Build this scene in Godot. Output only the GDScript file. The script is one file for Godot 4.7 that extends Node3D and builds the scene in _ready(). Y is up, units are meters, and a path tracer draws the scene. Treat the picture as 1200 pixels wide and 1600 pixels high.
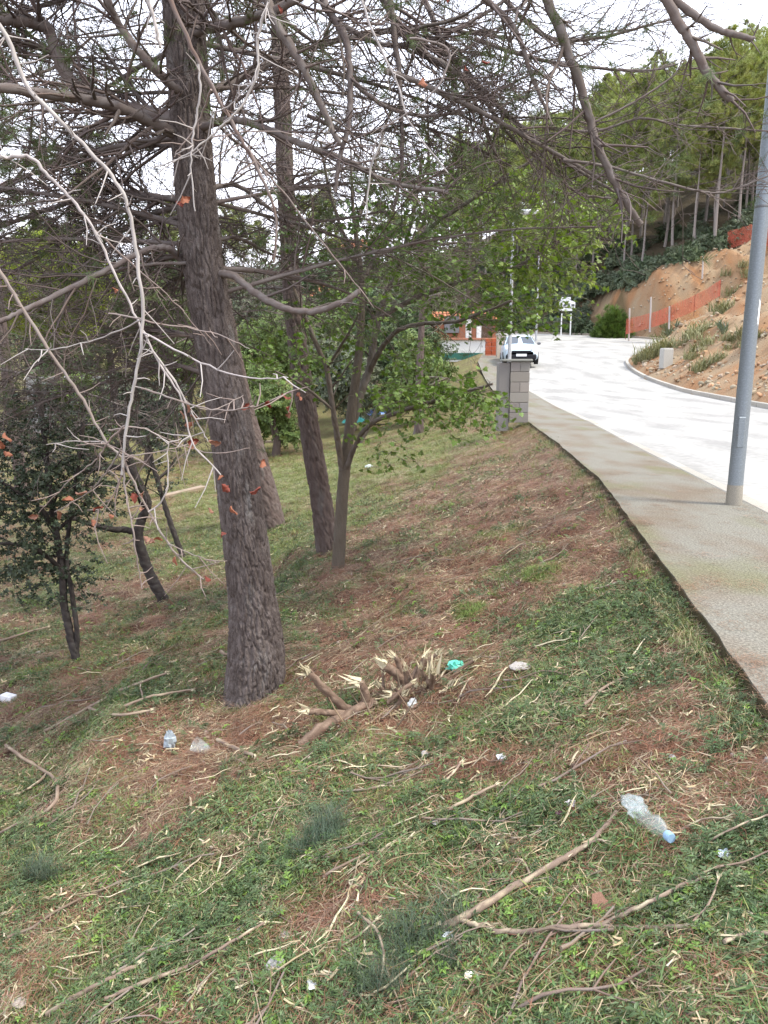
extends Node3D
# A wooded bank beside a concrete road: leaning pine, maple, cut stump, clippings, lamp posts, pine hillside.

const EYE := Vector3(0, 1.6, 0)
const FOCAL := 1209.0
const PITCH := 10.6
const DEG := PI / 180.0

var rng := RandomNumberGenerator.new()
var mats := {}
var lump := FastNoiseLite.new()
var patch := FastNoiseLite.new()
var fine := FastNoiseLite.new()
var taken := {}
var tris := 0

# ---------------------------------------------------------------- geometry collector
class Geo:
	var v := PackedVector3Array()
	var n := PackedVector3Array()
	var c := PackedColorArray()
	var i := PackedInt32Array()

	func tube(pts: PackedVector3Array, rad: PackedFloat32Array, sides: int, col: Color, cap := true) -> void:
		var m := pts.size()
		if m < 2:
			return
		var t := (pts[1] - pts[0]).normalized()
		var a := t.cross(Vector3(0.31, 0.9, 0.27))
		if a.length() < 0.05:
			a = t.cross(Vector3.RIGHT)
		a = a.normalized()
		var first := v.size()
		for k in m:
			if k > 0:
				t = (pts[mini(k + 1, m - 1)] - pts[k - 1]).normalized()
			a = (a - t * a.dot(t)).normalized()
			var b := t.cross(a)
			for s in sides:
				var ang := TAU * s / sides
				var o := a * cos(ang) + b * sin(ang)
				v.append(pts[k] + o * rad[k])
				n.append(o)
				c.append(col)
		for k in m - 1:
			for s in sides:
				var p := first + k * sides + s
				var q := first + k * sides + (s + 1) % sides
				i.append_array(PackedInt32Array([p, p + sides, q, q, p + sides, q + sides]))
		if cap:
			for e in 2:
				var k: int = 0 if e == 0 else m - 1
				var dirv: Vector3 = (pts[0] - pts[1]).normalized() if e == 0 else (pts[m - 1] - pts[m - 2]).normalized()
				var base := v.size()
				for s in sides:
					v.append(v[first + k * sides + s])
					n.append(dirv)
					c.append(col)
				for s in range(1, sides - 1):
					if e == 0:
						i.append_array(PackedInt32Array([base, base + s, base + s + 1]))
					else:
						i.append_array(PackedInt32Array([base, base + s + 1, base + s]))

	func tri(p: Vector3, q: Vector3, r: Vector3, col: Color) -> void:
		var nn := (r - p).cross(q - p).normalized()
		var b := v.size()
		v.append_array(PackedVector3Array([p, q, r]))
		n.append_array(PackedVector3Array([nn, nn, nn]))
		c.append_array(PackedColorArray([col, col, col]))
		i.append_array(PackedInt32Array([b, b + 1, b + 2]))

	func quad(p: Vector3, q: Vector3, r: Vector3, s: Vector3, col: Color) -> void:
		var nn := (r - p).cross(q - p).normalized()
		var b := v.size()
		v.append_array(PackedVector3Array([p, q, r, s]))
		n.append_array(PackedVector3Array([nn, nn, nn, nn]))
		c.append_array(PackedColorArray([col, col, col, col]))
		i.append_array(PackedInt32Array([b, b + 1, b + 2, b, b + 2, b + 3]))

	# a box with chamfered edges, centred at o, half sizes h along the axes of b
	func box(o: Vector3, size: Vector3, col: Color, b := Basis.IDENTITY, bev := 0.0) -> void:
		var h := size * 0.5
		if bev <= 0.0:
			var k: Array[Vector3] = []
			for q in 8:
				k.append(o + b * Vector3(h.x if q & 1 else -h.x, h.y if q & 2 else -h.y, h.z if q & 4 else -h.z))
			quad(k[4], k[6], k[7], k[5], col)
			quad(k[1], k[3], k[2], k[0], col)
			quad(k[5], k[7], k[3], k[1], col)
			quad(k[0], k[2], k[6], k[4], col)
			quad(k[6], k[2], k[3], k[7], col)
			quad(k[0], k[4], k[5], k[1], col)
			return
		var e := minf(bev, minf(h.x, minf(h.y, h.z)) * 0.9)
		# six inset faces, twelve edge strips, eight corners
		for ax in 3:
			var u := (ax + 1) % 3
			var w := (ax + 2) % 3
			for sg in [-1.0, 1.0]:
				var q: Array[Vector3] = []
				for cc in [[-1.0, -1.0], [1.0, -1.0], [1.0, 1.0], [-1.0, 1.0]]:
					var pt := Vector3.ZERO
					pt[ax] = sg * h[ax]
					pt[u] = cc[0] * (h[u] - e)
					pt[w] = cc[1] * (h[w] - e)
					q.append(o + b * pt)
				if sg > 0:
					quad(q[0], q[3], q[2], q[1], col)
				else:
					quad(q[0], q[1], q[2], q[3], col)
				for s2 in [-1.0, 1.0]:
					var a0 := Vector3.ZERO
					a0[ax] = sg * h[ax]
					a0[u] = s2 * (h[u] - e)
					var a1 := a0
					a0[w] = -(h[w] - e)
					a1[w] = h[w] - e
					var b0 := Vector3.ZERO
					b0[ax] = sg * (h[ax] - e)
					b0[u] = s2 * h[u]
					var b1 := b0
					b0[w] = -(h[w] - e)
					b1[w] = h[w] - e
					if sg * s2 > 0:
						quad(o + b * a0, o + b * a1, o + b * b1, o + b * b0, col)
					else:
						quad(o + b * a0, o + b * b0, o + b * b1, o + b * a1, col)
		for q in 8:
			var sx := 1.0 if q & 1 else -1.0
			var sy := 1.0 if q & 2 else -1.0
			var sz := 1.0 if q & 4 else -1.0
			var p0 := o + b * Vector3(sx * h.x, sy * (h.y - e), sz * (h.z - e))
			var p1 := o + b * Vector3(sx * (h.x - e), sy * h.y, sz * (h.z - e))
			var p2 := o + b * Vector3(sx * (h.x - e), sy * (h.y - e), sz * h.z)
			if sx * sy * sz > 0:
				tri(p0, p2, p1, col)
			else:
				tri(p0, p1, p2, col)

	# a grid of rows of points, smooth normals
	func sheet(rows: Array, col: Color, cols = null) -> void:
		var first := v.size()
		var w: int = rows[0].size()
		var hh := rows.size()
		for r in hh:
			for k in w:
				var du: Vector3 = rows[r][mini(k + 1, w - 1)] - rows[r][maxi(k - 1, 0)]
				var dv: Vector3 = rows[mini(r + 1, hh - 1)][k] - rows[maxi(r - 1, 0)][k]
				var nn := du.cross(dv).normalized()
				v.append(rows[r][k])
				n.append(nn)
				c.append(cols[r][k] if cols != null else col)
		for r in hh - 1:
			for k in w - 1:
				var p := first + r * w + k
				i.append_array(PackedInt32Array([p, p + w, p + 1, p + 1, p + w, p + w + 1]))

	func mesh(m: Material) -> ArrayMesh:
		var arr := []
		arr.resize(Mesh.ARRAY_MAX)
		arr[Mesh.ARRAY_VERTEX] = v
		arr[Mesh.ARRAY_NORMAL] = n
		arr[Mesh.ARRAY_COLOR] = c
		arr[Mesh.ARRAY_INDEX] = i
		var am := ArrayMesh.new()
		am.add_surface_from_arrays(Mesh.PRIMITIVE_TRIANGLES, arr)
		am.surface_set_material(0, m)
		return am

# ---------------------------------------------------------------- placing
func ray(px: float, py: float) -> Vector3:
	var x := (px - 600.0) / FOCAL
	var y := (800.0 - py) / FOCAL
	var p := PITCH * DEG
	var d := Vector3(x, y * cos(p) - sin(p), -(cos(p) + y * sin(p)))
	return d / -d.z

func at(px: float, py: float, dist: float) -> Vector3:
	return EYE + ray(px, py) * dist

func path(a: Array, dist: float) -> PackedVector3Array:
	# triples x, y, extra distance
	var out := PackedVector3Array()
	for q in a:
		out.append(at(q[0], q[1], dist + (q[2] if q.size() > 2 else 0.0)))
	return out

func table(t: Array, d: float) -> float:
	if d <= t[0][0]:
		return t[0][1]
	for k in t.size() - 1:
		if d <= t[k + 1][0]:
			var f: float = (d - t[k][0]) / (t[k + 1][0] - t[k][0])
			return lerpf(t[k][1], t[k + 1][1], f)
	return t[-1][1]

const EDGE := [[-9, -0.7], [0, 0.9], [2.55, 1.35], [4.2, 1.63], [5.2, 1.80], [8.1, 2.28], [12, 2.70], [16.5, 3.08], [30, 4.15], [42, 5.0], [50, 6.4], [62, 7.6], [70, 4.0], [80, -20.0], [400, -60.0]]
const KERB := [[-9, 1.4], [0, 2.42], [6.4, 3.26], [12.2, 3.95], [16.5, 4.50], [30, 5.6], [42, 6.3], [50, 7.8], [62, 9.0], [70, 5.5], [80, -18.0], [400, -58.0]]
const RIGHT := [[-9, 9.2], [0, 9.6], [22, 10.9], [36, 11.9], [40, 12.4], [43, 13.2], [45.5, 14.6], [47, 16.6], [48, 20], [48.6, 26], [60, 40], [400, 300]]
const RISE := [[-9, -1.17], [16.5, -1.15], [22, -1.08], [30, -0.85], [36, -0.42], [42, 0.32], [50, 1.05], [60, 2.05], [70, 3.0], [90, 4.4], [400, 4.4]]
const FARLINE := [[-200, 96], [-60, 92], [-10, 82], [6, 76], [14, 71], [19, 66.5], [22.5, 61], [60, 58], [200, 58]]
const HILLTOP := [[-200, 2.5], [-10, 3.4], [10, 3.4], [17, 3.6], [20, 4.3], [22, 5.8], [32, 10.0], [60, 19], [200, 40]]

func edge_x(d: float) -> float: return table(EDGE, d)
func kerb_x(d: float) -> float: return table(KERB, d)
func right_x(d: float) -> float: return table(RIGHT, d)
func rise(d: float) -> float:
	# smoothed road level, eye-relative
	return (table(RISE, d) * 2.0 + table(RISE, d - 1.5) + table(RISE, d + 1.5)) / 4.0

func level(x: float, d: float) -> float:
	var hr := rise(d)
	var e := edge_x(d)
	var y := hr
	var rx := right_x(d)
	if x < e + 0.22:
		var s := maxf(e - x, 0.0)
		y = hr - 0.065 - 2.28 * (1.0 - exp(-s / 5.4))
		# a low terrace step on the left of the pine
		if d < 16.0:
			var line := -1.55 - 0.16 * (8.0 - d) - 0.25 * sin(d * 1.3)
			y -= 0.26 * smoothstep(0.25, -0.15, x - line) * smoothstep(2.5, 4.5, d) * smoothstep(16.0, 11.0, d)
		var near := smoothstep(30.0, 6.0, d)
		y += (lump.get_noise_2d(x * 1.4, d * 1.4) * 0.10 + fine.get_noise_2d(x * 9.0, d * 9.0) * 0.022 + lump.get_noise_2d(x * 5.0 + 40, d * 5.0) * 0.035) * smoothstep(0.0, 0.5, s) * (0.35 + 0.65 * near)
	elif x < rx + 0.14:
		y = hr - 0.4
	else:
		var s := x - rx
		var endl := 45.0 + 0.42 * (x - 13.0)
		var f := smoothstep(endl + 3.5, endl - 3.5, d)
		var rub := 0.10 + maxf(0.0, s - 0.25) * 0.60
		rub = minf(rub, 6.0 + s * 0.18)
		rub += (lump.get_noise_2d(x * 0.7, d * 0.7) * 0.7 + lump.get_noise_2d(x * 2.3, d * 2.3) * 0.25 + fine.get_noise_2d(x * 4.0, d * 4.0) * 0.08) * smoothstep(0.2, 3.0, s)
		var bench := 0.05 + maxf(0.0, x - 20.0) * 0.20
		y = hr + lerpf(bench, rub, f)
		if d > 48.5:
			y = hr - 0.02 + lerpf(bench, rub, f) - 0.1
	var fl := table(FARLINE, x)
	if d > fl:
		var top := table(HILLTOP, x) + 0.24 * minf(d - 60.0, 34.0 + 46.0 * smoothstep(4.0, 16.0, x)) + lump.get_noise_2d(x * 0.25, d * 0.25) * 1.2
		var w := smoothstep(fl, fl + 4.5 + 7.0 * smoothstep(21.0, 17.0, x), d + lump.get_noise_2d(x * 0.35, 3.0) * 0.8 + fine.get_noise_2d(x * 3.0, d * 5.0) * 0.35)
		y = lerpf(y, maxf(top, y), w)
		y += (lump.get_noise_2d(x * 1.3, d * 4.0) * 0.45 + fine.get_noise_2d(x * 5.0, d * 8.0) * 0.22) * w * (1.0 - smoothstep(fl + 6, fl + 12, d))
	return y

func gy(x: float, z: float) -> float:
	return level(x, -z) + EYE.y

func hit(px: float, py: float) -> Vector3:
	var r := ray(px, py)
	var d := 0.8
	while d < 200.0:
		var p := EYE + r * d
		if p.y < gy(p.x, p.z):
			var lo := d / 1.02 - 0.02
			for k in 12:
				var mid := (lo + d) / 2.0
				p = EYE + r * mid
				if p.y < gy(p.x, p.z):
					d = mid
				else:
					lo = mid
			break
		d = d * 1.02 + 0.01
	return EYE + r * d

# ---------------------------------------------------------------- nodes
func numbered(called: String) -> String:
	var k: int = taken.get(called, 0)
	taken[called] = k + 1
	return called if k == 0 else "%s_%03d" % [called, k]

func thing(called: String, label: String, category: String, where := Vector3.ZERO, group := "") -> Node3D:
	var o := Node3D.new()
	o.name = numbered(called)
	add_child(o)
	o.position = where
	tag(o, label, category, group)
	return o

func tag(o: Node, label: String, category := "", group := "", kind := "") -> void:
	if label:
		o.set_meta("label", label)
	if category:
		o.set_meta("category", category)
	if group:
		o.set_meta("group", group)
	if kind:
		o.set_meta("kind", kind)

# commits a collector as one named mesh; world points are moved into the parent's own axes
func put(g: Geo, called: String, m: Material, parent: Node3D = null) -> MeshInstance3D:
	var o := MeshInstance3D.new()
	if parent == null:
		o.name = numbered(called)
		add_child(o)
	else:
		o.name = called
		var off := Vector3.ZERO
		var q: Node = parent
		while q != self and q != null:
			off += (q as Node3D).position
			q = q.get_parent()
		if off != Vector3.ZERO:
			for k in g.v.size():
				g.v[k] -= off
		parent.add_child(o, true)
	o.mesh = g.mesh(m)
	tris += g.i.size() / 3
	return o

func scatter(called: String, mesh: Mesh, where: Array, tint: Array, parent: Node3D = null) -> MultiMeshInstance3D:
	var mm := MultiMesh.new()
	mm.transform_format = MultiMesh.TRANSFORM_3D
	mm.use_colors = true
	mm.mesh = mesh
	mm.instance_count = where.size()
	var off := Vector3.ZERO
	if parent:
		off = parent.position
	for k in where.size():
		var tr: Transform3D = where[k]
		tr.origin -= off
		mm.set_instance_transform(k, tr)
		mm.set_instance_color(k, tint[k])
	var o := MultiMeshInstance3D.new()
	o.multimesh = mm
	o.set_meta("kind", "stuff")
	if parent == null:
		o.name = numbered(called)
		add_child(o)
	else:
		o.name = called
		parent.add_child(o, true)
	return o

func lin(r: float, g: float, b: float) -> Color:
	return Color(r, g, b)

func vary(c: Color, amt: float) -> Color:
	var f := 1.0 + rng.randf_range(-amt, amt)
	return Color(c.r * f * (1.0 + rng.randf_range(-amt, amt) * 0.25), c.g * f, c.b * f * (1.0 + rng.randf_range(-amt, amt) * 0.25))

func noise_tex(freq: float, lo: float, hi: float, sd: int, kind := FastNoiseLite.TYPE_SIMPLEX_SMOOTH, size := 512) -> NoiseTexture2D:
	var nz := FastNoiseLite.new()
	nz.noise_type = kind
	nz.frequency = freq
	nz.seed = sd
	nz.fractal_octaves = 5
	var t := NoiseTexture2D.new()
	t.width = size
	t.height = size
	t.seamless = true
	t.noise = nz
	var gr := Gradient.new()
	gr.set_color(0, Color(lo, lo, lo))
	gr.set_color(1, Color(hi, hi, hi))
	t.color_ramp = gr
	return t

func skin(called: String, rough := 0.9, spec := 0.3) -> StandardMaterial3D:
	if mats.has(called):
		return mats[called]
	var m := StandardMaterial3D.new()
	m.resource_name = called
	m.vertex_color_use_as_albedo = true
	m.roughness = rough
	m.metallic_specular = spec
	mats[called] = m
	return m

func grained(called: String, rough: float, tex: Texture2D, scale: float, bump: Texture2D = null, relief := 0.0) -> StandardMaterial3D:
	var m := skin(called, rough)
	m.albedo_texture = tex
	m.uv1_triplanar = true
	m.uv1_world_triplanar = true
	m.uv1_scale = Vector3.ONE * scale
	if bump:
		m.heightmap_enabled = true
		m.heightmap_texture = bump
		m.heightmap_scale = relief
	return m

func leafy(called: String, back: Color, rough := 0.55) -> StandardMaterial3D:
	var m := skin(called, rough, 0.35)
	m.cull_mode = BaseMaterial3D.CULL_DISABLED
	m.backlight_enabled = true
	m.backlight = back
	return m

func rand_dir() -> Vector3:
	var z := rng.randf_range(-1, 1)
	var a := rng.randf_range(0, TAU)
	var r := sqrt(1.0 - z * z)
	return Vector3(r * cos(a), z, r * sin(a))

func frame(y: Vector3, spin: float) -> Basis:
	y = y.normalized()
	var x := y.cross(Vector3(0.123, 0.41, 0.9)).normalized()
	var b := Basis(x, y, x.cross(y))
	return Basis(y, spin) * b

func smooth_path(p: PackedVector3Array, steps: int) -> PackedVector3Array:
	var out := PackedVector3Array()
	var m := p.size()
	for k in m - 1:
		var a := p[maxi(k - 1, 0)]
		var d := p[mini(k + 2, m - 1)]
		for s in steps:
			out.append(p[k].cubic_interpolate(p[k + 1], a, d, float(s) / steps))
	out.append(p[m - 1])
	return out

func taper(m: int, r0: float, r1: float) -> PackedFloat32Array:
	var out := PackedFloat32Array()
	for k in m:
		out.append(lerpf(r0, r1, float(k) / maxf(1.0, m - 1)))
	return out

# rough tapered stem along points, with knots and swellings
func stem(g: Geo, p: PackedVector3Array, r0: float, r1: float, sides: int, col: Color, rough := 0.10) -> void:
	var rad := taper(p.size(), r0, r1)
	for k in p.size():
		rad[k] *= 1.0 + rng.randf_range(-rough, rough)
	var from := g.v.size()
	g.tube(p, rad, sides, col)
	mottle(g, from, col, col.lerp(lin(0.30, 0.27, 0.25), 0.55 * clampf(col.r / 0.16, 0.0, 1.0)), 0.40)

# bark flakes: patches of a second colour, vertex by vertex
func mottle(g: Geo, from: int, a: Color, b: Color, share: float) -> void:
	for k in range(from, g.v.size()):
		var f := clampf(fine.get_noise_3dv(g.v[k] * 55.0) * 2.2 + fine.get_noise_3dv(g.v[k] * 190.0) + share, 0, 1)
		g.c[k] = a.lerp(b, f)

# ---------------------------------------------------------------- branching
# grows a twig and its side twigs; tips gets [point, direction] of the ends
func grow(g: Geo, p: Vector3, dir: Vector3, length: float, r: float, lev: int, cfg: Dictionary, tips: Array) -> void:
	var segs := clampi(int(length / cfg.seg), 2, 7)
	var pts := PackedVector3Array([p])
	var d := dir.normalized()
	var q := p
	for k in segs:
		d = (d + rand_dir() * cfg.wander + Vector3.UP * cfg.up).normalized()
		q += d * (length / segs)
		pts.append(q)
	var col := vary(cfg.col, 0.22)
	g.tube(pts, taper(pts.size(), r, maxf(r * 0.35, cfg.thin)), 5 if lev == 0 else (4 if r > 0.004 else 3), col, false)
	tips.append([q, d])
	if lev >= cfg.levels:
		return
	var kids := int(length * cfg.dens[lev] + rng.randf())
	for k in kids:
		var t := rng.randf_range(0.15, 1.0)
		var f := t * segs
		var a := mini(int(f), segs - 1)
		var at0 := pts[a].lerp(pts[a + 1], f - a)
		var ax := d.cross(rand_dir()).normalized()
		if ax.length() < 0.5:
			continue
		var cd := (pts[a + 1] - pts[a]).normalized().rotated(ax, rng.randf_range(0.5, 1.15))
		cd.y *= cfg.flat
		grow(g, at0, cd, length * rng.randf_range(0.22, 0.55) * (1.15 - 0.5 * t), maxf(r * lerpf(0.6, 0.35, t), cfg.thin), lev + 1, cfg, tips)

# a limb along given points with side twigs
func limb(g: Geo, pts: PackedVector3Array, r0: float, r1: float, cfg: Dictionary, dens: float, tw_len: float, tips: Array, from := 0.12) -> void:
	var p := smooth_path(pts, 9)
	for k in range(1, p.size() - 1):
		p[k] += rand_dir() * minf(r0 * 0.16, 0.005)
	stem(g, p, r0, r1, 10 if r0 > 0.012 else 5, vary(cfg.col, 0.1), 0.08)
	var total := 0.0
	for k in p.size() - 1:
		total += p[k].distance_to(p[k + 1])
	var count := int(total * dens + 0.5)
	for k in count:
		var t := rng.randf_range(from, 1.0)
		var f := t * (p.size() - 1)
		var a := mini(int(f), p.size() - 2)
		var o := p[a].lerp(p[a + 1], f - a)
		var dirv := (p[a + 1] - p[a]).normalized()
		var ax := dirv.cross(rand_dir()).normalized()
		if ax.length() < 0.5:
			continue
		var cd := dirv.rotated(ax, rng.randf_range(0.55, 1.2))
		cd.y *= cfg.flat
		grow(g, o, cd, tw_len * rng.randf_range(0.35, 1.1) * (1.1 - 0.5 * t), maxf(lerpf(r0, r1, t) * rng.randf_range(0.25, 0.5), cfg.thin * 1.3), 1, cfg, tips)
	tips.append([p[p.size() - 1], (p[p.size() - 1] - p[p.size() - 2]).normalized()])

# a trunk whose bark is real relief: plates split by furrows
func trunk_mesh(p: PackedVector3Array, rad: PackedFloat32Array, sides: int, ring: float, amp: float, plate: Vector2, ca: Color, cb: Color, cc: Color) -> Geo:
	var cell := FastNoiseLite.new()
	cell.noise_type = FastNoiseLite.TYPE_CELLULAR
	cell.cellular_return_type = FastNoiseLite.RETURN_DISTANCE2_SUB
	cell.cellular_distance_function = FastNoiseLite.DISTANCE_EUCLIDEAN
	cell.frequency = 1.0
	cell.fractal_type = FastNoiseLite.FRACTAL_NONE
	cell.seed = 5
	var tone := FastNoiseLite.new()
	tone.frequency = 1.0
	tone.seed = 9
	var g := Geo.new()
	var c := Curve3D.new()
	c.bake_interval = 0.05
	var m := p.size()
	for k in m:
		var tan := (p[mini(k + 1, m - 1)] - p[maxi(k - 1, 0)]) / 6.0
		c.add_point(p[k], -tan, tan)
	var total := c.get_baked_length()
	var lens := [0.0]
	for k in range(1, m):
		lens.append(c.get_closest_offset(p[k]))
	var rings := int(total / ring)
	var rows := []
	var cols := []
	for r in rings + 1:
		var s := total * r / rings
		var o := c.sample_baked(s, true)
		var ahead := c.sample_baked(minf(s + 0.05, total), true) - c.sample_baked(maxf(s - 0.05, 0.0), true)
		var t := ahead.normalized()
		var a := (Vector3.RIGHT - t * t.x).normalized()
		var b := t.cross(a)
		var k := 0
		while k < m - 2 and s > lens[k + 1]:
			k += 1
		var rr := lerpf(rad[k], rad[k + 1], clampf((s - lens[k]) / maxf(0.001, lens[k + 1] - lens[k]), 0, 1))
		var row := PackedVector3Array()
		var crow := PackedColorArray()
		for q in sides + 1:
			var ang := TAU * (q % sides) / sides
			var od := a * cos(ang) + b * sin(ang)
			var base := Vector3(cos(ang) * rr, s, sin(ang) * rr)
			var wx := tone.get_noise_3d(base.x * 9.0, s * 4.0, base.z * 9.0) * 0.6
			var e := cell.get_noise_3d(base.x / plate.x + wx, s / plate.y + wx * 0.6, base.z / plate.x) + 1.0
			var e2 := cell.get_noise_3d(base.x / plate.x * 2.3 + 7.0, s / plate.y * 1.6 + wx, base.z / plate.x * 2.3) + 1.0
			var rg := 1.0 - absf(tone.get_noise_3d(base.x * 34.0, s * 5.5 + 3.0, base.z * 34.0)) * 3.2
			var h := smoothstep(0.0, 0.24, e) - 0.45 * smoothstep(0.58, 0.95, rg) + 0.16 * smoothstep(0.0, 0.4, e2) + 0.25 * tone.get_noise_3d(base.x * 70.0, s * 30.0, base.z * 70.0)
			var big := tone.get_noise_3d(base.x * 3.0, s * 1.2, base.z * 3.0)
			row.append(o + od * (rr * (1.0 + 0.05 * big) + (h - 0.8) * amp))
			var mixa := clampf(0.5 + 0.9 * tone.get_noise_3d(base.x * 14.0 + 30, s * 5.0, base.z * 14.0) + 0.5 * tone.get_noise_3d(base.x * 90.0, s * 30.0, base.z * 90.0), 0, 1)
			var cl := ca.lerp(cb, mixa)
			var lichen := smoothstep(0.25, 0.6, tone.get_noise_3d(base.x * 7.0 - 50, s * 2.0 + 11, base.z * 7.0) + 0.3 * tone.get_noise_3d(base.x * 70.0, s * 40.0, base.z * 70.0))
			crow.append(cl.lerp(cc, lichen * 0.6))
		rows.append(row)
		cols.append(crow)
	g.sheet(rows, Color.WHITE, cols)
	return g

# ---------------------------------------------------------------- the scene
func _ready() -> void:
	rng.seed = 11
	lump.seed = 3
	lump.frequency = 0.6
	lump.fractal_octaves = 3
	patch.seed = 21
	patch.frequency = 0.9
	patch.fractal_octaves = 4
	fine.seed = 8
	fine.frequency = 0.5
	# camera, sky, sun, exposure
	var cam := Camera3D.new()
	cam.name = "camera"
	cam.position = EYE
	cam.rotation.x = -PITCH * DEG
	cam.fov = 2.0 * atan(800.0 / FOCAL) / DEG
	cam.near = 0.05
	cam.far = 900.0
	add_child(cam)
	cam.current = true
	var sky_mat := ProceduralSkyMaterial.new()
	sky_mat.sky_top_color = Color(0.80, 0.84, 0.92)
	sky_mat.sky_horizon_color = Color(0.95, 0.94, 0.97)
	sky_mat.sky_curve = 0.25
	sky_mat.ground_horizon_color = Color(0.55, 0.55, 0.5)
	sky_mat.ground_bottom_color = Color(0.3, 0.3, 0.27)
	sky_mat.sky_energy_multiplier = 1.0
	var sky := Sky.new()
	sky.sky_material = sky_mat
	var env := Environment.new()
	env.background_mode = Environment.BG_SKY
	env.sky = sky
	env.tonemap_mode = Environment.TONE_MAPPER_LINEAR
	env.tonemap_exposure = 3.3
	env.sdfgi_enabled = true
	env.ssao_enabled = true
	env.ssil_enabled = true
	var we := WorldEnvironment.new()
	we.name = "environment"
	we.environment = env
	add_child(we)
	var sun := DirectionalLight3D.new()
	sun.name = "sun"
	sun.light_energy = 0.55
	sun.light_angular_distance = 12.0
	sun.light_color = Color(1.0, 0.98, 0.94)
	sun.shadow_enabled = true
	add_child(sun)
	sun.look_at_from_position(Vector3(9, 14, 3), Vector3.ZERO)

	materials()
	terrain()
	road()
	main_pine()
	back_pines()
	maple()
	oaks()
	white_branches()
	hillside()
	far_left()
	houses()
	street_things()
	stump()
	litter()
	stones()
	fallen_twigs()
	ground_cover()

func materials() -> void:
	var speck := noise_tex(0.06, 0.72, 1.0, 1)
	var rough_h := noise_tex(0.09, 0.0, 1.0, 2)
	grained("soil", 0.97, noise_tex(0.05, 0.6, 1.0, 4), 1.1, noise_tex(0.08, 0, 1, 5), 2.2)
	grained("pine_bark", 0.95, noise_tex(0.11, 0.6, 1.0, 6), 3.0, rough_h, 0.35)
	grained("grey_bark", 0.92, speck, 4.0, rough_h, 0.2)
	grained("twig_bark", 0.9, speck, 9.0)
	grained("split_wood", 0.85, noise_tex(0.1, 0.8, 1.0, 7), 14.0)
	grained("concrete_walk", 0.95, noise_tex(0.12, 0.62, 1.0, 12), 0.9, noise_tex(0.25, 0, 1, 13), 0.5)
	grained("concrete_road", 0.92, noise_tex(0.05, 0.86, 1.0, 14), 0.25)
	grained("block", 0.95, noise_tex(0.14, 0.7, 1.0, 15), 1.6, noise_tex(0.3, 0, 1, 16), 0.4)
	grained("stone", 0.95, noise_tex(0.08, 0.7, 1.0, 17), 5.0, rough_h, 0.3)
	grained("plaster", 0.95, noise_tex(0.06, 0.9, 1.0, 18), 0.5)
	var gal := grained("galvanised", 0.5, noise_tex(0.05, 0.78, 1.0, 19, FastNoiseLite.TYPE_CELLULAR), 3.5)
	gal.metallic = 0.35
	leafy("pine_needle", Color(0.50, 0.55, 0.22), 0.5)
	leafy("maple_leaf", Color(0.62, 0.72, 0.22), 0.5)
	leafy("oak_leaf", Color(0.14, 0.18, 0.08), 0.45)
	leafy("grass_blade", Color(0.40, 0.45, 0.18), 0.6)
	leafy("dry_leaf", Color(0.5, 0.25, 0.12), 0.7)
	leafy("netting", Color(0.5, 0.2, 0.12), 0.6)
	skin("paint", 0.3, 0.5)
	skin("plastic", 0.35, 0.5)
	skin("rubber", 0.8, 0.3)
	var clear := StandardMaterial3D.new()
	clear.resource_name = "clear_plastic"
	clear.transparency = BaseMaterial3D.TRANSPARENCY_ALPHA
	clear.albedo_color = Color(0.86, 0.93, 0.93, 0.14)
	clear.roughness = 0.12
	clear.cull_mode = BaseMaterial3D.CULL_DISABLED
	mats["clear_plastic"] = clear
	var glass := StandardMaterial3D.new()
	glass.resource_name = "window_glass"
	glass.albedo_color = Color(0.10, 0.13, 0.15)
	glass.roughness = 0.06
	glass.metallic_specular = 0.8
	mats["window_glass"] = glass

# ---------------------------------------------------------------- ground
func steps(parts: Array) -> PackedFloat32Array:
	var out := PackedFloat32Array()
	for q in parts:
		var m := int(round((q[1] - q[0]) / q[2]))
		for k in m:
			out.append(lerpf(q[0], q[1], float(k) / m))
	out.append(parts[-1][1])
	return out

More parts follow.
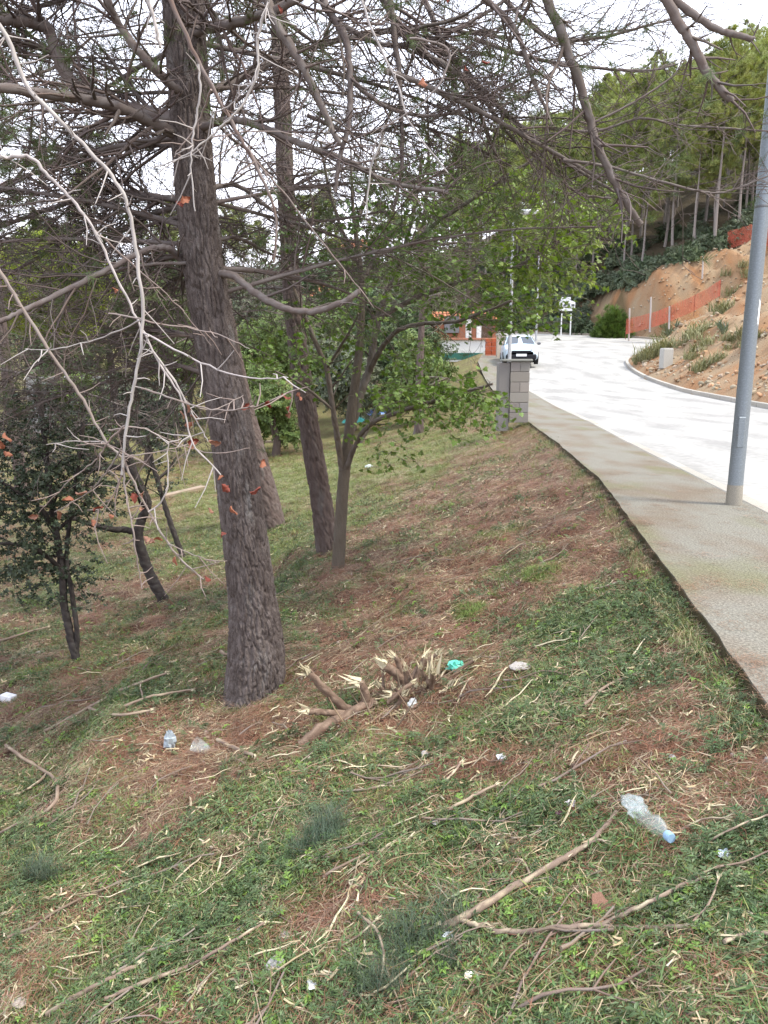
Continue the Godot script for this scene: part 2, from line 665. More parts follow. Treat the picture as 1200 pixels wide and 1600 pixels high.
# where the bank is bare: 0 leafy, 1 brown needle litter
func bareness(x: float, d: float) -> float:
	var b := 0.56 + 0.75 * patch.get_noise_2d(x * 0.9, d * 0.75) + 0.60 * patch.get_noise_2d(x * 3.5 + 9, d * 3.5)
	for q in [[1.45, 9.0, 1.2, 3.0, 0.5], [0.8, 6.6, 1.1, 1.4, 0.42], [0.15, 5.3, 0.7, 0.9, 0.5], [-0.1, 4.0, 0.5, 0.3, 0.4], [-1.1, 4.3, 0.5, 0.5, 0.4], [0.5, 2.9, 0.3, 0.25, 0.4], [1.2, 3.3, 0.3, 0.5, 0.3], [-0.1, 2.2, 0.25, 0.18, 0.5], [1.7, 7.0, 0.25, 1.6, 0.3], [-3.0, 9.5, 1.2, 1.5, 0.4], [-0.9, 3.5, 0.8, 0.5, 0.2], [2.2, 13.0, 1.0, 3.0, 0.3]]:
		var dx: float = (x - q[0]) / q[2]
		var dd: float = (d - q[1]) / q[3]
		b += q[4] * exp(-(dx * dx + dd * dd))
	for q in [[0.35, 2.4, 0.5, 0.3], [-0.5, 2.6, 0.7, 0.4], [1.05, 4.2, 0.4, 0.5], [1.0, 6.0, 0.45, 0.35], [0.6, 3.4, 0.35, 0.35], [0.9, 1.8, 0.3, 0.25], [-2.3, 14.0, 2.0, 4.0], [-1.6, 7.4, 0.35, 0.6], [-2.0, 5.2, 0.4, 0.8], [-1.0, 19.0, 3.0, 5.0]]:
		var dx: float = (x - q[0]) / q[2]
		var dd: float = (d - q[1]) / q[3]
		b -= 0.55 * exp(-(dx * dx + dd * dd))
	return clampf(b, 0, 1)

func terrain() -> void:
	var xs := steps([[-260, -90, 17], [-90, -12, 2.6], [-12, -5, 0.3], [-5, 4.6, 0.07], [4.6, 14, 0.5], [14, 34, 0.3], [34, 42, 0.8], [42, 100, 4.0], [100, 300, 20]])
	var ds := steps([[-12, 0.4, 1.0], [0.4, 7, 0.06], [7, 14, 0.11], [14, 30, 0.3], [30, 56, 0.4], [56, 72, 0.2], [74, 110, 1.5], [110, 420, 16]])
	var litter_a := lin(0.138, 0.074, 0.049)
	var litter_b := lin(0.21, 0.125, 0.088)
	var green := lin(0.050, 0.050, 0.024)
	var orange := lin(0.46, 0.24, 0.115)
	var ochre := lin(0.44, 0.30, 0.15)
	var chalk := lin(0.47, 0.34, 0.21)
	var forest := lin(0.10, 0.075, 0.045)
	var meadow := lin(0.30, 0.285, 0.11)
	var rows := []
	var cols := []
	for d in ds:
		var row := PackedVector3Array()
		var crow := PackedColorArray()
		for x in xs:
			row.append(Vector3(x, level(x, d) + EYE.y, -d))
			var cl := litter_a
			if x < edge_x(d) + 0.1:
				var b := bareness(x, d)
				cl = litter_a.lerp(litter_b, clampf(0.5 + patch.get_noise_2d(x * 6.0, d * 6.0) * 1.4, 0, 1))
				cl = green.lerp(cl, clampf(b * 1.6 + 0.15, 0, 1))
				cl = cl.lerp(meadow, smoothstep(11.0, 18.0, d + patch.get_noise_2d(x, d) * 5.0) * (1.0 - 0.6 * b))
			else:
				cl = chalk.lerp(orange, clampf(0.35 + patch.get_noise_2d(x * 0.5, d * 0.5) * 1.5, 0, 1))
			var fl := table(FARLINE, x)
			if x > right_x(d) and d > 46.0:
				var hy := level(x, d)
				cl = orange.lerp(ochre, clampf(0.5 + patch.get_noise_2d(x * 0.9, hy * 2.6) * 1.5 + patch.get_noise_2d(x * 3.1, hy * 4.0 + 8) * 0.8, 0, 1))
				cl = cl.lerp(chalk, clampf(patch.get_noise_2d(x * 1.6 + 40, hy * 3.4) * 2.0 - 0.2, 0, 0.7))
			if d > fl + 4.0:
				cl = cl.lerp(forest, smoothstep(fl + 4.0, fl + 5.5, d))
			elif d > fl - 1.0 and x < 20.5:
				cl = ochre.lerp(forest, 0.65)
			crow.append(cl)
		rows.append(row)
		cols.append(crow)
	var g := Geo.new()
	g.sheet(rows, Color.WHITE, cols)
	for k in g.n.size():
		if g.n[k].y < 0:
			g.n[k] = -g.n[k]
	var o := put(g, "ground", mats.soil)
	tag(o, "brown and green sloping bank, verge and hillside", "", "", "structure")

func road() -> void:
	# pavement slab with a ragged mossy left edge
	var ds := steps([[-9, 1.5, 0.5], [1.5, 10, 0.06], [10, 20, 0.15], [20, 62, 0.6]])
	var g := Geo.new()
	var rows := []
	var cols := []
	var side := []
	var sidec := []
	var walk := lin(0.305, 0.285, 0.235)
	var moss := lin(0.235, 0.228, 0.125)
	var dark := lin(0.26, 0.21, 0.155)
	for d in ds:
		var e := edge_x(d)
		var k := kerb_x(d) - 0.14
		var wob := (fine.get_noise_2d(d * 2.0, 5.0) * 0.014 + fine.get_noise_2d(d * 7.0, 9.0) * 0.006) * smoothstep(60, 10, d)
		var row := PackedVector3Array()
		var crow := PackedColorArray()
		for q in 25:
			var f := q / 24.0
			var x := lerpf(e + wob, k, f)
			row.append(Vector3(x, rise(d) + EYE.y + lump.get_noise_2d(x * 2, d * 2) * 0.006, -d))
			var cl := walk.lerp(dark, clampf(0.3 + patch.get_noise_2d(x * 1.5 + 70, d * 0.8) * 1.3, 0, 1))
			var mo := clampf(patch.get_noise_2d(x * 1.1 - 30, d * 0.5) * 2.0 - 0.35 + 0.5 * smoothstep(0.10, 0.0, f), 0, 0.7)
			crow.append(cl.lerp(moss, mo))
		rows.append(row)
		cols.append(crow)
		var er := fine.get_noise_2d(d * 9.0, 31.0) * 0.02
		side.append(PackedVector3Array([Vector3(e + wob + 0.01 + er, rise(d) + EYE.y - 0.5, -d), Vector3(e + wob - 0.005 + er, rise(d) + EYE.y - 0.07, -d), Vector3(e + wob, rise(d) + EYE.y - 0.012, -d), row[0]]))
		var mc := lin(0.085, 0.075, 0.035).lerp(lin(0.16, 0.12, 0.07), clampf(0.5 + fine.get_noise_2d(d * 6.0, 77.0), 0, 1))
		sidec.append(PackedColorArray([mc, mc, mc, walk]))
	g.sheet(rows, Color.WHITE, cols)
	for k in g.n.size():
		if g.n[k].y < 0:
			g.n[k] = -g.n[k]
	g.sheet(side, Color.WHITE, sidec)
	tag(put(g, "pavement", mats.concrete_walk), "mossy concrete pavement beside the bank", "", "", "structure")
	# carriageway
	var r := Geo.new()
	rows = []
	cols = []
	var pale := lin(0.40, 0.385, 0.355)
	var greyer := lin(0.28, 0.27, 0.25)
	var rd := steps([[-9, 60, 0.5], [60, 92, 0.4]])
	for d in rd:
		var a := kerb_x(d) - 0.01
		var b := right_x(d) + 0.02
		var stop: float = 200.0
		if d > 48.5:
			b = 22.0
		var row := PackedVector3Array()
		var crow := PackedColorArray()
		for q in 41:
			var x := lerpf(a, b, q / 40.0)
			var y := rise(d) - 0.10
			var over := d - (table(FARLINE, x) - 0.4)
			if over > 0.0:
				y -= over * 1.5
			row.append(Vector3(x, y + EYE.y, -d))
			crow.append(pale.lerp(greyer, clampf(0.35 + patch.get_noise_2d(x * 0.8, d * 0.35 + 90) * 1.4, 0, 1)))
		rows.append(row)
		cols.append(crow)
	r.sheet(rows, Color.WHITE, cols)
	for k in r.n.size():
		if r.n[k].y < 0:
			r.n[k] = -r.n[k]
	tag(put(r, "road", mats.concrete_road), "pale concrete road climbing away", "", "", "structure")
	# kerbs, stone by stone
	var kn := Node3D.new()
	kn.name = "kerb"
	add_child(kn)
	tag(kn, "pale concrete kerb stones along the road", "", "", "structure")
	var kcol := lin(0.50, 0.46, 0.40)
	var d := -3.0
	while d < 60.0:
		kerb_stone(kn, Vector3(kerb_x(d), 0, -d), Vector3(kerb_x(d + 0.99), 0, -d - 0.99), -0.07, 0.14, 0.0, kcol)
		d += 1.0
	var pts := PackedVector3Array()
	for q in RIGHT:
		if q[0] >= 0 and q[0] <= 48.6:
			pts.append(Vector3(q[1], 0, -q[0]))
	walk_kerb(kn, pts, kcol)
	var fp := PackedVector3Array()
	for q in [[21.6, 60.6], [19, 66.0], [14, 70.4], [6, 75.2], [-8, 80]]:
		fp.append(Vector3(q[0], 0, -q[1]))
	walk_kerb(kn, fp, lin(0.42, 0.36, 0.29))

func walk_kerb(kn: Node3D, pts: PackedVector3Array, col: Color) -> void:
	var c := Curve3D.new()
	for q in pts.size():
		var tg := (pts[mini(q + 1, pts.size() - 1)] - pts[maxi(q - 1, 0)]) / 6.0
		if q == pts.size() - 1 or q == 0:
			tg = Vector3.ZERO
		c.add_point(pts[q], -tg, tg)
	var s := 0.0
	while s < c.get_baked_length() - 1.0:
		kerb_stone(kn, c.sample_baked(s), c.sample_baked(s + 0.985), 0.07, 0.15, 0.035, col)
		s += 1.0

func kerb_stone(kn: Node3D, a: Vector3, b: Vector3, shift: float, wide: float, up: float, col: Color) -> void:
	var ya := rise(-a.z)
	var yb := rise(-b.z)
	var p := Vector3(a.x, ya, a.z)
	var q := Vector3(b.x, yb, b.z)
	var fwd := (q - p).normalized()
	var rt := fwd.cross(Vector3.UP).normalized()
	var bs := Basis(rt, rt.cross(fwd).normalized(), -fwd)
	var g := Geo.new()
	var hgt := 0.3
	g.box((p + q) / 2 + rt * shift + Vector3.UP * (EYE.y + 0.008 + up - hgt / 2 + rng.randf_range(-0.004, 0.004)), Vector3(wide, hgt, p.distance_to(q)), vary(col, 0.08), bs, 0.015)
	put(g, "kerb_stone", mats.block, kn)

# ---------------------------------------------------------------- foliage pieces
func shoot_mesh(count: int, length: float, needle: float, wide: float, sd: int, mat: Material) -> ArrayMesh:
	# a pine shoot: short stem along +y with needles fanning forward
	rng.seed = sd
	var g := Geo.new()
	g.tube(PackedVector3Array([Vector3.ZERO, Vector3(0.004, length * 0.5, 0), Vector3(0, length, 0.004)]), PackedFloat32Array([wide * 1.4, wide * 1.2, wide]), 3, Color(0.9, 0.65, 0.5), false)
	for k in count:
		var y := rng.randf_range(0.15, 1.0) * length
		var a := rng.randf_range(0, TAU)
		var spread := rng.randf_range(0.35, 1.0)
		var d := Vector3(cos(a) * spread, rng.randf_range(0.5, 1.0), sin(a) * spread).normalized()
		var s := d.cross(Vector3(sin(a), 0.2, -cos(a) + 0.3)).normalized() * wide
		var o := Vector3(0, y, 0)
		var l := needle * rng.randf_range(0.7, 1.15)
		var f := rng.randf_range(0.75, 1.2)
		g.tri(o - s, o + s, o + d * l + Vector3(0, -0.08 * l, 0), Color(f, f, f * 0.95))
	return g.mesh(mat)

func maple_leaf_mesh(sd: int) -> ArrayMesh:
	rng.seed = sd
	var g := Geo.new()
	var out := [[0, 0.0], [0.28, -0.10], [0.52, 0.12], [0.34, 0.25], [0.62, 0.55], [0.30, 0.50], [0.22, 0.66], [0.0, 1.0], [-0.22, 0.66], [-0.30, 0.50], [-0.62, 0.55], [-0.34, 0.25], [-0.52, 0.12], [-0.28, -0.10]]
	var mid := Vector3(0, -0.04, 0.34)
	for k in out.size():
		var a: Array = out[k]
		var b: Array = out[(k + 1) % out.size()]
		var pa := Vector3(a[0], -absf(a[0]) * 0.16 - 0.14 * pow(a[1], 2) + 0.03 * rng.randf_range(-1, 1), a[1])
		var pb := Vector3(b[0], -absf(b[0]) * 0.16 - 0.14 * pow(b[1], 2), b[1])
		g.tri(mid, pa, pb, Color.WHITE)
	g.tube(PackedVector3Array([Vector3(0, 0, 0), Vector3(0, -0.12, -0.5)]), PackedFloat32Array([0.02, 0.02]), 3, Color(1.0, 0.7, 0.5), false)
	return g.mesh(mats.maple_leaf)

func sprig_mesh(sd: int, pairs: int, leaf: Vector2, rise_up: float, mat: Material) -> ArrayMesh:
	# a stem along +z with leaves in pairs
	rng.seed = sd
	var g := Geo.new()
	var length := pairs * leaf.x * 0.52
	var pts := PackedVector3Array()
	for k in 6:
		var t := k / 5.0
		pts.append(Vector3(sin(t * 2.0) * 0.08 * length, rise_up * length * t * (1.3 - 0.5 * t), t * length))
	g.tube(pts, taper(6, leaf.y * 0.16, leaf.y * 0.08), 3, Color(1.3, 0.8, 0.55), false)
	for k in pairs * 2 + 1:
		var t := clampf((int(k / 2) + 0.7) / pairs, 0, 1)
		var o := pts[mini(int(t * 5), 4)].lerp(pts[mini(int(t * 5) + 1, 5)], fposmod(t * 5, 1.0))
		var sgn := 1.0 if k % 2 else -1.0
		var ang := sgn * rng.randf_range(0.7, 1.2)
		if k == pairs * 2:
			ang = 0.0
			o = pts[5]
		var d := Vector3(sin(ang), rng.randf_range(-0.15, 0.5), cos(ang)).normalized()
		var w := d.cross(Vector3.UP).normalized() * leaf.y * rng.randf_range(0.8, 1.2)
		var l := leaf.x * rng.randf_range(0.75, 1.15)
		var up := Vector3.UP * leaf.y * 0.35
		var f := rng.randf_range(0.75, 1.25)
		var cl := Color(f, f, f)
		var m0 := o + d * l * 0.42
		var tip := o + d * l - Vector3.UP * l * 0.12
		g.tri(o, m0 + w * 0.5 + up, m0, cl)
		g.tri(m0, m0 + w * 0.5 + up, tip, cl)
		g.tri(o, m0, m0 - w * 0.5 + up, cl)
		g.tri(m0, tip, m0 - w * 0.5 + up, cl)
	return g.mesh(mat)

func blade_tuft(sd: int, count: int, length: float, wide: float, radius: float, lean: float, mat: Material) -> ArrayMesh:
	# curved blades; lean 0 stands up, 1 lies flat
	rng.seed = sd
	var g := Geo.new()
	for k in count:
		var a := rng.randf_range(0, TAU)
		var r := radius * sqrt(rng.randf())
		var o := Vector3(cos(a) * r, -0.003, sin(a) * r)
		var b := rng.randf_range(0, TAU)
		var l := length * rng.randf_range(0.4, 1.15)
		var tilt := clampf(lean + rng.randf_range(-0.3, 0.25), 0.05, 1.0)
		var out := Vector3(cos(b), 0, sin(b))
		var up := Vector3.UP
		var d0 := (up * (1.0 - tilt) + out * tilt).normalized()
		var d1 := (d0 + out * 0.6 - up * 0.35 * (1.0 if lean < 0.6 else 0.2)).normalized()
		if lean > 0.7:
			o.y = rng.randf_range(0.0, 0.030)
			d0.y = rng.randf_range(-0.05, 0.12)
			d1 = (d0 + rand_dir() * 0.25).normalized()
			d1.y = rng.randf_range(-0.12, 0.1)
		var s := out.cross(up).normalized() * wide * rng.randf_range(0.6, 1.2) * 0.5
		if lean > 0.7:
			s = d0.cross(Vector3(0, 1, 0.3)).normalized() * s.length()
		var m0 := o + d0 * l * 0.5
		var tip := m0 + d1 * l * 0.5
		var f := rng.randf_range(0.65, 1.3)
		var cl := Color(f * rng.randf_range(0.92, 1.1), f, f * rng.randf_range(0.85, 1.1))
		g.quad(o - s, o + s, m0 + s * 0.8, m0 - s * 0.8, cl)
		g.tri(m0 - s * 0.8, m0 + s * 0.8, tip, cl)
	return g.mesh(mat)

func rock_mesh(sd: int, flat: float, detail := 2) -> ArrayMesh:
	rng.seed = sd
	var nz := FastNoiseLite.new()
	nz.seed = sd
	nz.frequency = 0.9
	var rows := []
	var m := 6 + detail * 3
	var planes := []
	for k in 9:
		planes.append([rand_dir(), rng.randf_range(0.62, 0.95)])
	for r in m + 1:
		var row := PackedVector3Array()
		var la := PI * r / m - PI / 2
		for q in m * 2 + 1:
			var lo := TAU * (q % (m * 2)) / (m * 2)
			var d := Vector3(cos(la) * sin(lo), sin(la), cos(la) * cos(lo))
			var rad := 1.0 + 0.22 * nz.get_noise_3dv(d * 1.6) + 0.12 * nz.get_noise_3dv(d * 5.0)
			for pl in planes:
				var dt: float = d.dot(pl[0])
				if dt > 0.05:
					rad = minf(rad, pl[1] / dt)
			row.append(d * rad * Vector3(1, flat, 0.85))
		rows.append(row)
	var g := Geo.new()
	g.sheet(rows, Color.WHITE)
	for k in g.n.size():
		if g.n[k].dot(g.v[k]) < 0:
			g.n[k] = -g.n[k]
		if not g.n[k].is_finite() or g.n[k].length() < 0.5:
			g.n[k] = g.v[k].normalized()
	return g.mesh(mats.stone)

# ---------------------------------------------------------------- the near pine
func dead_cfg(col: Color) -> Dictionary:
	return {"seg": 0.11, "wander": 0.26, "up": -0.015, "col": col, "levels": 3, "dens": [0, 8.5, 8.5, 6.0], "flat": 0.75, "thin": 0.0016}

func needles_at(tips: Array, chance: float, meshes: Array, tint: Color, parent: Node3D, size := 1.0) -> void:
	var where := [[], []]
	var tints := [[], []]
	for t in tips:
		if rng.randf() > chance:
			continue
		var k := rng.randi() % 2
		where[k].append(Transform3D(frame(t[1] + rand_dir() * 0.5 + Vector3.UP * 0.2, rng.randf() * TAU).scaled(Vector3.ONE * size * rng.randf_range(0.7, 1.25)), t[0]))
		tints[k].append(vary(tint, 0.25))
	for k in 2:
		if where[k].size():
			scatter("needles", meshes[k], where[k], tints[k], parent)

var near_shoots := []
var clump_mesh := []

# airy crown of needle clumps on real limbs, from y0 to y1 round an axis
func crown_limbs(g: Geo, axis: PackedVector3Array, y0: float, count: int, reach: float, cfg: Dictionary, tips: Array) -> void:
	var top := axis[axis.size() - 1]
	for k in count:
		var f := float(k) / count
		var y := lerpf(y0, top.y - 0.3, f)
		var o := axis[0]
		for q in axis.size() - 1:
			if y >= axis[q].y and y <= axis[q + 1].y:
				o = axis[q].lerp(axis[q + 1], (y - axis[q].y) / (axis[q + 1].y - axis[q].y))
		var a := k * 2.4 + rng.randf_range(-0.5, 0.5)
		var l := reach * (0.35 + 0.65 * sin(PI * clampf(0.25 + 0.75 * f, 0, 1))) * rng.randf_range(0.7, 1.1)
		grow(g, o, Vector3(cos(a), 0.25 + 0.5 * f, sin(a)), l, 0.022 + 0.012 * (1.0 - f), 0, cfg, tips)

func main_pine() -> void:
	rng.seed = 101
	near_shoots = [shoot_mesh(44, 0.10, 0.075, 0.0011, 1, mats.pine_needle), shoot_mesh(36, 0.12, 0.085, 0.0011, 2, mats.pine_needle)]
	clump_mesh = [shoot_mesh(80, 0.16, 0.20, 0.0042, 3, mats.pine_needle), shoot_mesh(70, 0.18, 0.18, 0.0042, 4, mats.pine_needle)]
	rng.seed = 102
	var dist := 4.55
	var base := hit(398, 1078)
	dist = -base.z
	var root := thing("pine_tree", "big pine with deeply furrowed leaning trunk nearest the cut stump", "tree", base)
	var p := PackedVector3Array([at(401, 1150, dist), at(398, 1078, dist), at(400, 1020, dist), at(393, 930, dist), at(381, 820, dist), at(361, 670, dist), at(334, 520, dist), at(316, 400, dist), at(302, 250, dist), at(292, 100, dist), at(284, -20, dist)])
	var hi := p[p.size() - 1]
	var lean := (hi - p[6]) / (hi.y - p[6].y)
	for y in [4.6, 6.0, 8.0, 10.0, 12.0]:
		p.append(Vector3(hi.x + lean.x * (y - hi.y) * 0.7, y, hi.z))
	var w := dist / FOCAL / 2.0
	var rad := PackedFloat32Array([78 * w, 66 * w, 57 * w, 51 * w, 47 * w, 44.5 * w, 42 * w, 40 * w, 39 * w, 38.5 * w, 37.5 * w, 36 * w, 32 * w, 25 * w, 15 * w, 4 * w])
	rad[0] *= 1.6; rad[1] *= 1.0
	for k in range(0, 11):
		rad[k] *= 1.04 * 1.0
	# the widths above are half the pixel width seen in the photograph
	for k in rad.size():
		rad[k] *= 1.42 if k > 2 else (1.55 if k == 2 else 1.42)
	var bark := trunk_mesh(p, rad, 190, 0.008, 0.0135, Vector2(0.027, 0.16), lin(0.118, 0.092, 0.080), lin(0.235, 0.192, 0.172), lin(0.35, 0.325, 0.30))
	put(bark, "trunk", mats.pine_bark, root)
	var cfg := dead_cfg(lin(0.185, 0.145, 0.128))
	var tips := []
	# limbs seen in the photograph: points, start and end radius (px), twig density, twig length
	var limbs := [
		[[[300, 215, 0], [255, 200, -0.1], [190, 170, -0.3], [110, 152, -0.5], [0, 138, -0.8], [-120, 130, -1.0]], 11, 7, 5, 0.8],
		[[[300, 190, 0], [250, 180, 0.1], [160, 158, 0.2], [112, 128, 0.2], [84, 78, 0.2], [76, 46, 0.2], [40, 34, 0.1], [0, 30, 0], [-90, 20, 0]], 12, 11, 4, 0.7],
		[[[300, 235, 0], [250, 224, 0.3], [160, 236, 0.6], [70, 255, 0.8], [-60, 262, 1.0]], 8, 5, 7, 0.9],
		[[[300, 160, 0], [262, 128, -0.2], [225, 90, -0.3], [190, 45, -0.3], [168, 0, -0.4], [150, -60, -0.4]], 8, 6, 6, 0.6],
		[[[322, 420, 0], [285, 408, 0.0], [262, 388, -0.1], [225, 392, -0.2], [150, 430, -0.4], [60, 475, -0.6], [0, 502, -0.7], [-90, 540, -0.8]], 6.5, 4.5, 6, 0.8],
		[[[325, 310, 0], [260, 310, 0.3], [170, 300, 0.6], [80, 325, 0.8], [0, 355, 1.0], [-80, 380, 1.2]], 7, 4, 8, 0.9],
		[[[330, 430, 0], [362, 430, -0.1], [395, 455, -0.2], [440, 480, -0.3], [490, 487, -0.35], [535, 472, -0.4], [562, 455, -0.4]], 7, 6, 1.2, 0.35],
		[[[310, 330, 0], [250, 345, 0.2], [190, 330, 0.4], [120, 365, 0.6], [30, 420, 0.8], [-60, 470, 0.9]], 5, 3, 9, 0.9],
		[[[340, 545, 0], [280, 520, 0.3], [200, 520, 0.6], [110, 545, 0.9], [0, 600, 1.2]], 5, 2.5, 10, 1.0],
		[[[350, 600, 0], [270, 570, 0.4], [190, 590, 0.8], [90, 620, 1.1], [0, 660, 1.4]], 4.5, 2.5, 10, 1.0],
		[[[300, 205, 0], [350, 188, -0.2], [400, 195, -0.3], [470, 225, -0.4], [540, 250, -0.4], [610, 285, -0.4], [700, 300, -0.5]], 7, 4, 6, 0.7],
		[[[300, 150, 0], [360, 130, 0.3], [440, 90, 0.5], [540, 60, 0.6], [660, 45, 0.6], [800, 60, 0.6]], 8, 4, 7, 0.8],
		[[[290, 50, 0], [350, 40, -0.3], [430, 15, -0.5], [520, -30, -0.6]], 9, 7, 4, 0.7],
		[[[310, 300, 0], [370, 290, 0.2], [430, 330, 0.3], [500, 345, 0.4], [600, 330, 0.5]], 5, 2.5, 8, 0.8],
		[[[318, 380, 0], [372, 372, 0.4], [430, 400, 0.7], [510, 420, 0.9]], 4, 2, 8, 0.7],
		# long hanging branches over the road side
		[[[700, -420, -0.2], [790, -160, -0.4], [855, 0, -0.5], [905, 130, -0.5], [935, 230, -0.5], [968, 300, -0.5], [1002, 352, -0.5]], 9, 6, 2.2, 0.65],
		[[[820, -420, -0.4], [960, -140, -0.6], [1040, 0, -0.7], [1082, 70, -0.7], [1110, 120, -0.7], [1142, 158, -0.7]], 8.5, 7, 1.6, 0.35],
		[[[1000, -70, -0.7], [1052, -4, -0.7], [1110, 40, -0.7], [1150, 55, -0.7], [1178, 62, -0.7]], 6, 5, 1.5, 0.25],
		[[[600, -200, -0.4], [720, -40, -0.5], [800, 40, -0.4], [835, 130, -0.4], [858, 180, -0.4]], 6, 3, 5, 0.6],
		[[[470, -120, -0.3], [505, 0, -0.4], [538, 55, -0.5], [546, 120, -0.5], [545, 190, -0.5], [530, 250, -0.5], [524, 300, -0.5]], 7, 3.5, 2, 0.5],
		[[[400, -90, -0.3], [425, 20, -0.5], [468, 95, -0.6], [500, 160, -0.6], [530, 225, -0.6]], 8, 5, 4, 0.5],
		[[[560, -120, 0.2], [600, 0, 0.2], [660, 80, 0.2], [740, 130, 0.2], [815, 200, 0.2], [880, 250, 0.2], [960, 300, 0.2]], 8, 3, 5, 0.9],
		[[[600, -90, 0.1], [612, 20, 0.1], [625, 130, 0.1], [628, 250, 0.1], [615, 330, 0.1]], 6, 3, 5, 0.6],
		[[[640, -60, 0.5], [690, 60, 0.5], [742, 160, 0.5], [770, 230, 0.5], [790, 285, 0.5]], 5.5, 3.5, 4, 0.6],
		[[[640, 60, 0.4], [720, 100, 0.4], [760, 160, 0.4], [800, 215, 0.4], [850, 255, 0.4], [900, 300, 0.4], [955, 310, 0.4]], 5, 2.5, 6, 0.8],
		[[[760, -30, 0.6], [850, 55, 0.6], [930, 60, 0.6], [1010, 40, 0.6], [1090, 20, 0.6]], 5, 2, 9, 0.7],
		[[[740, 60, 0.3], [830, 90, 0.3], [920, 105, 0.3], [1010, 110, 0.3], [1060, 100, 0.3]], 4, 2, 9, 0.6],
		[[[850, 200, -0.2], [930, 205, -0.2], [1000, 185, -0.2], [1060, 195, -0.2], [1130, 200, -0.2], [1200, 205, -0.2]], 2.6, 1.6, 7, 0.5],
		[[[930, 190, -0.3], [990, 160, -0.3], [1050, 120, -0.3], [1065, 95, -0.3]], 2.2, 1.4, 6, 0.35],
		[[[880, 250, -0.4], [950, 260, -0.4], [1020, 280, -0.4], [1100, 300, -0.4], [1140, 298, -0.4], [1200, 275, -0.4]], 2.6, 1.8, 6, 0.45],
		[[[600, 110, -0.2], [680, 140, -0.2], [780, 190, -0.2], [860, 235, -0.2], [940, 280, -0.2]], 5, 3, 6, 0.8],
		[[[520, 30, 0.3], [600, 70, 0.3], [680, 60, 0.3], [760, 20, 0.3], [830, -30, 0.3]], 5, 3, 8, 0.8],
		[[[540, 120, 0.0], [610, 170, 0], [690, 180, 0], [760, 150, 0], [840, 110, 0]], 4, 2, 9, 0.8],
		[[[480, 180, 0.3], [560, 210, 0.3], [640, 195, 0.3], [720, 220, 0.3], [800, 260, 0.3]], 4, 2, 9, 0.8],
	]
	for q in limbs:
		var g := Geo.new()
		var px := dist / FOCAL
		limb(g, path(q[0], dist), q[1] * px * 0.85, q[2] * px * 0.65, cfg, q[3] * 3.4, q[4] * 1.05, tips)
		put(g, "branch", mats.twig_bark, root)
	# more dead limbs all round, out of the photograph's plane
	for k in 40:
		var g := Geo.new()
		var y := rng.randf_range(2.0, 5.2)
		var a := rng.randf_range(0, TAU)
		if k < 22:
			a = rng.randf_range(PI * 0.9, TAU + 0.2)
		var o := Vector3(lerpf(p[6].x, hi.x, clampf((y - p[6].y) / (hi.y - p[6].y), 0, 1.5)), y, base.z)
		var l := rng.randf_range(1.4, 2.8)
		var d := Vector3(cos(a), rng.randf_range(-0.1, 0.3), sin(a))
		if d.z > 0.2:
			l *= 0.6
		limb(g, PackedVector3Array([o, o + d * l * 0.35, o + d * l * 0.7 + Vector3.DOWN * 0.08, o + d * l + Vector3.DOWN * 0.25]), rng.randf_range(0.012, 0.022), 0.004, cfg, 14.0, 0.85, tips)
		put(g, "branch", mats.twig_bark, root)
	needles_at(tips, 0.06, near_shoots, lin(0.09, 0.125, 0.045), root, 1.0)
	# the living crown above the frame
	var live := []
	var cg := Geo.new()
	var cfg2 := dead_cfg(lin(0.15, 0.115, 0.10))
	cfg2.levels = 2
	cfg2.dens = [3.5, 4.0, 0]
	cfg2.up = 0.05
	crown_limbs(cg, PackedVector3Array([Vector3(hi.x, 4.0, hi.z), p[p.size() - 1]]), 5.0, 24, 2.8, cfg2, live)
	put(cg, "crown_limbs", mats.twig_bark, root)
	needles_at(live, 0.7, clump_mesh, lin(0.085, 0.12, 0.04), root, 1.25)

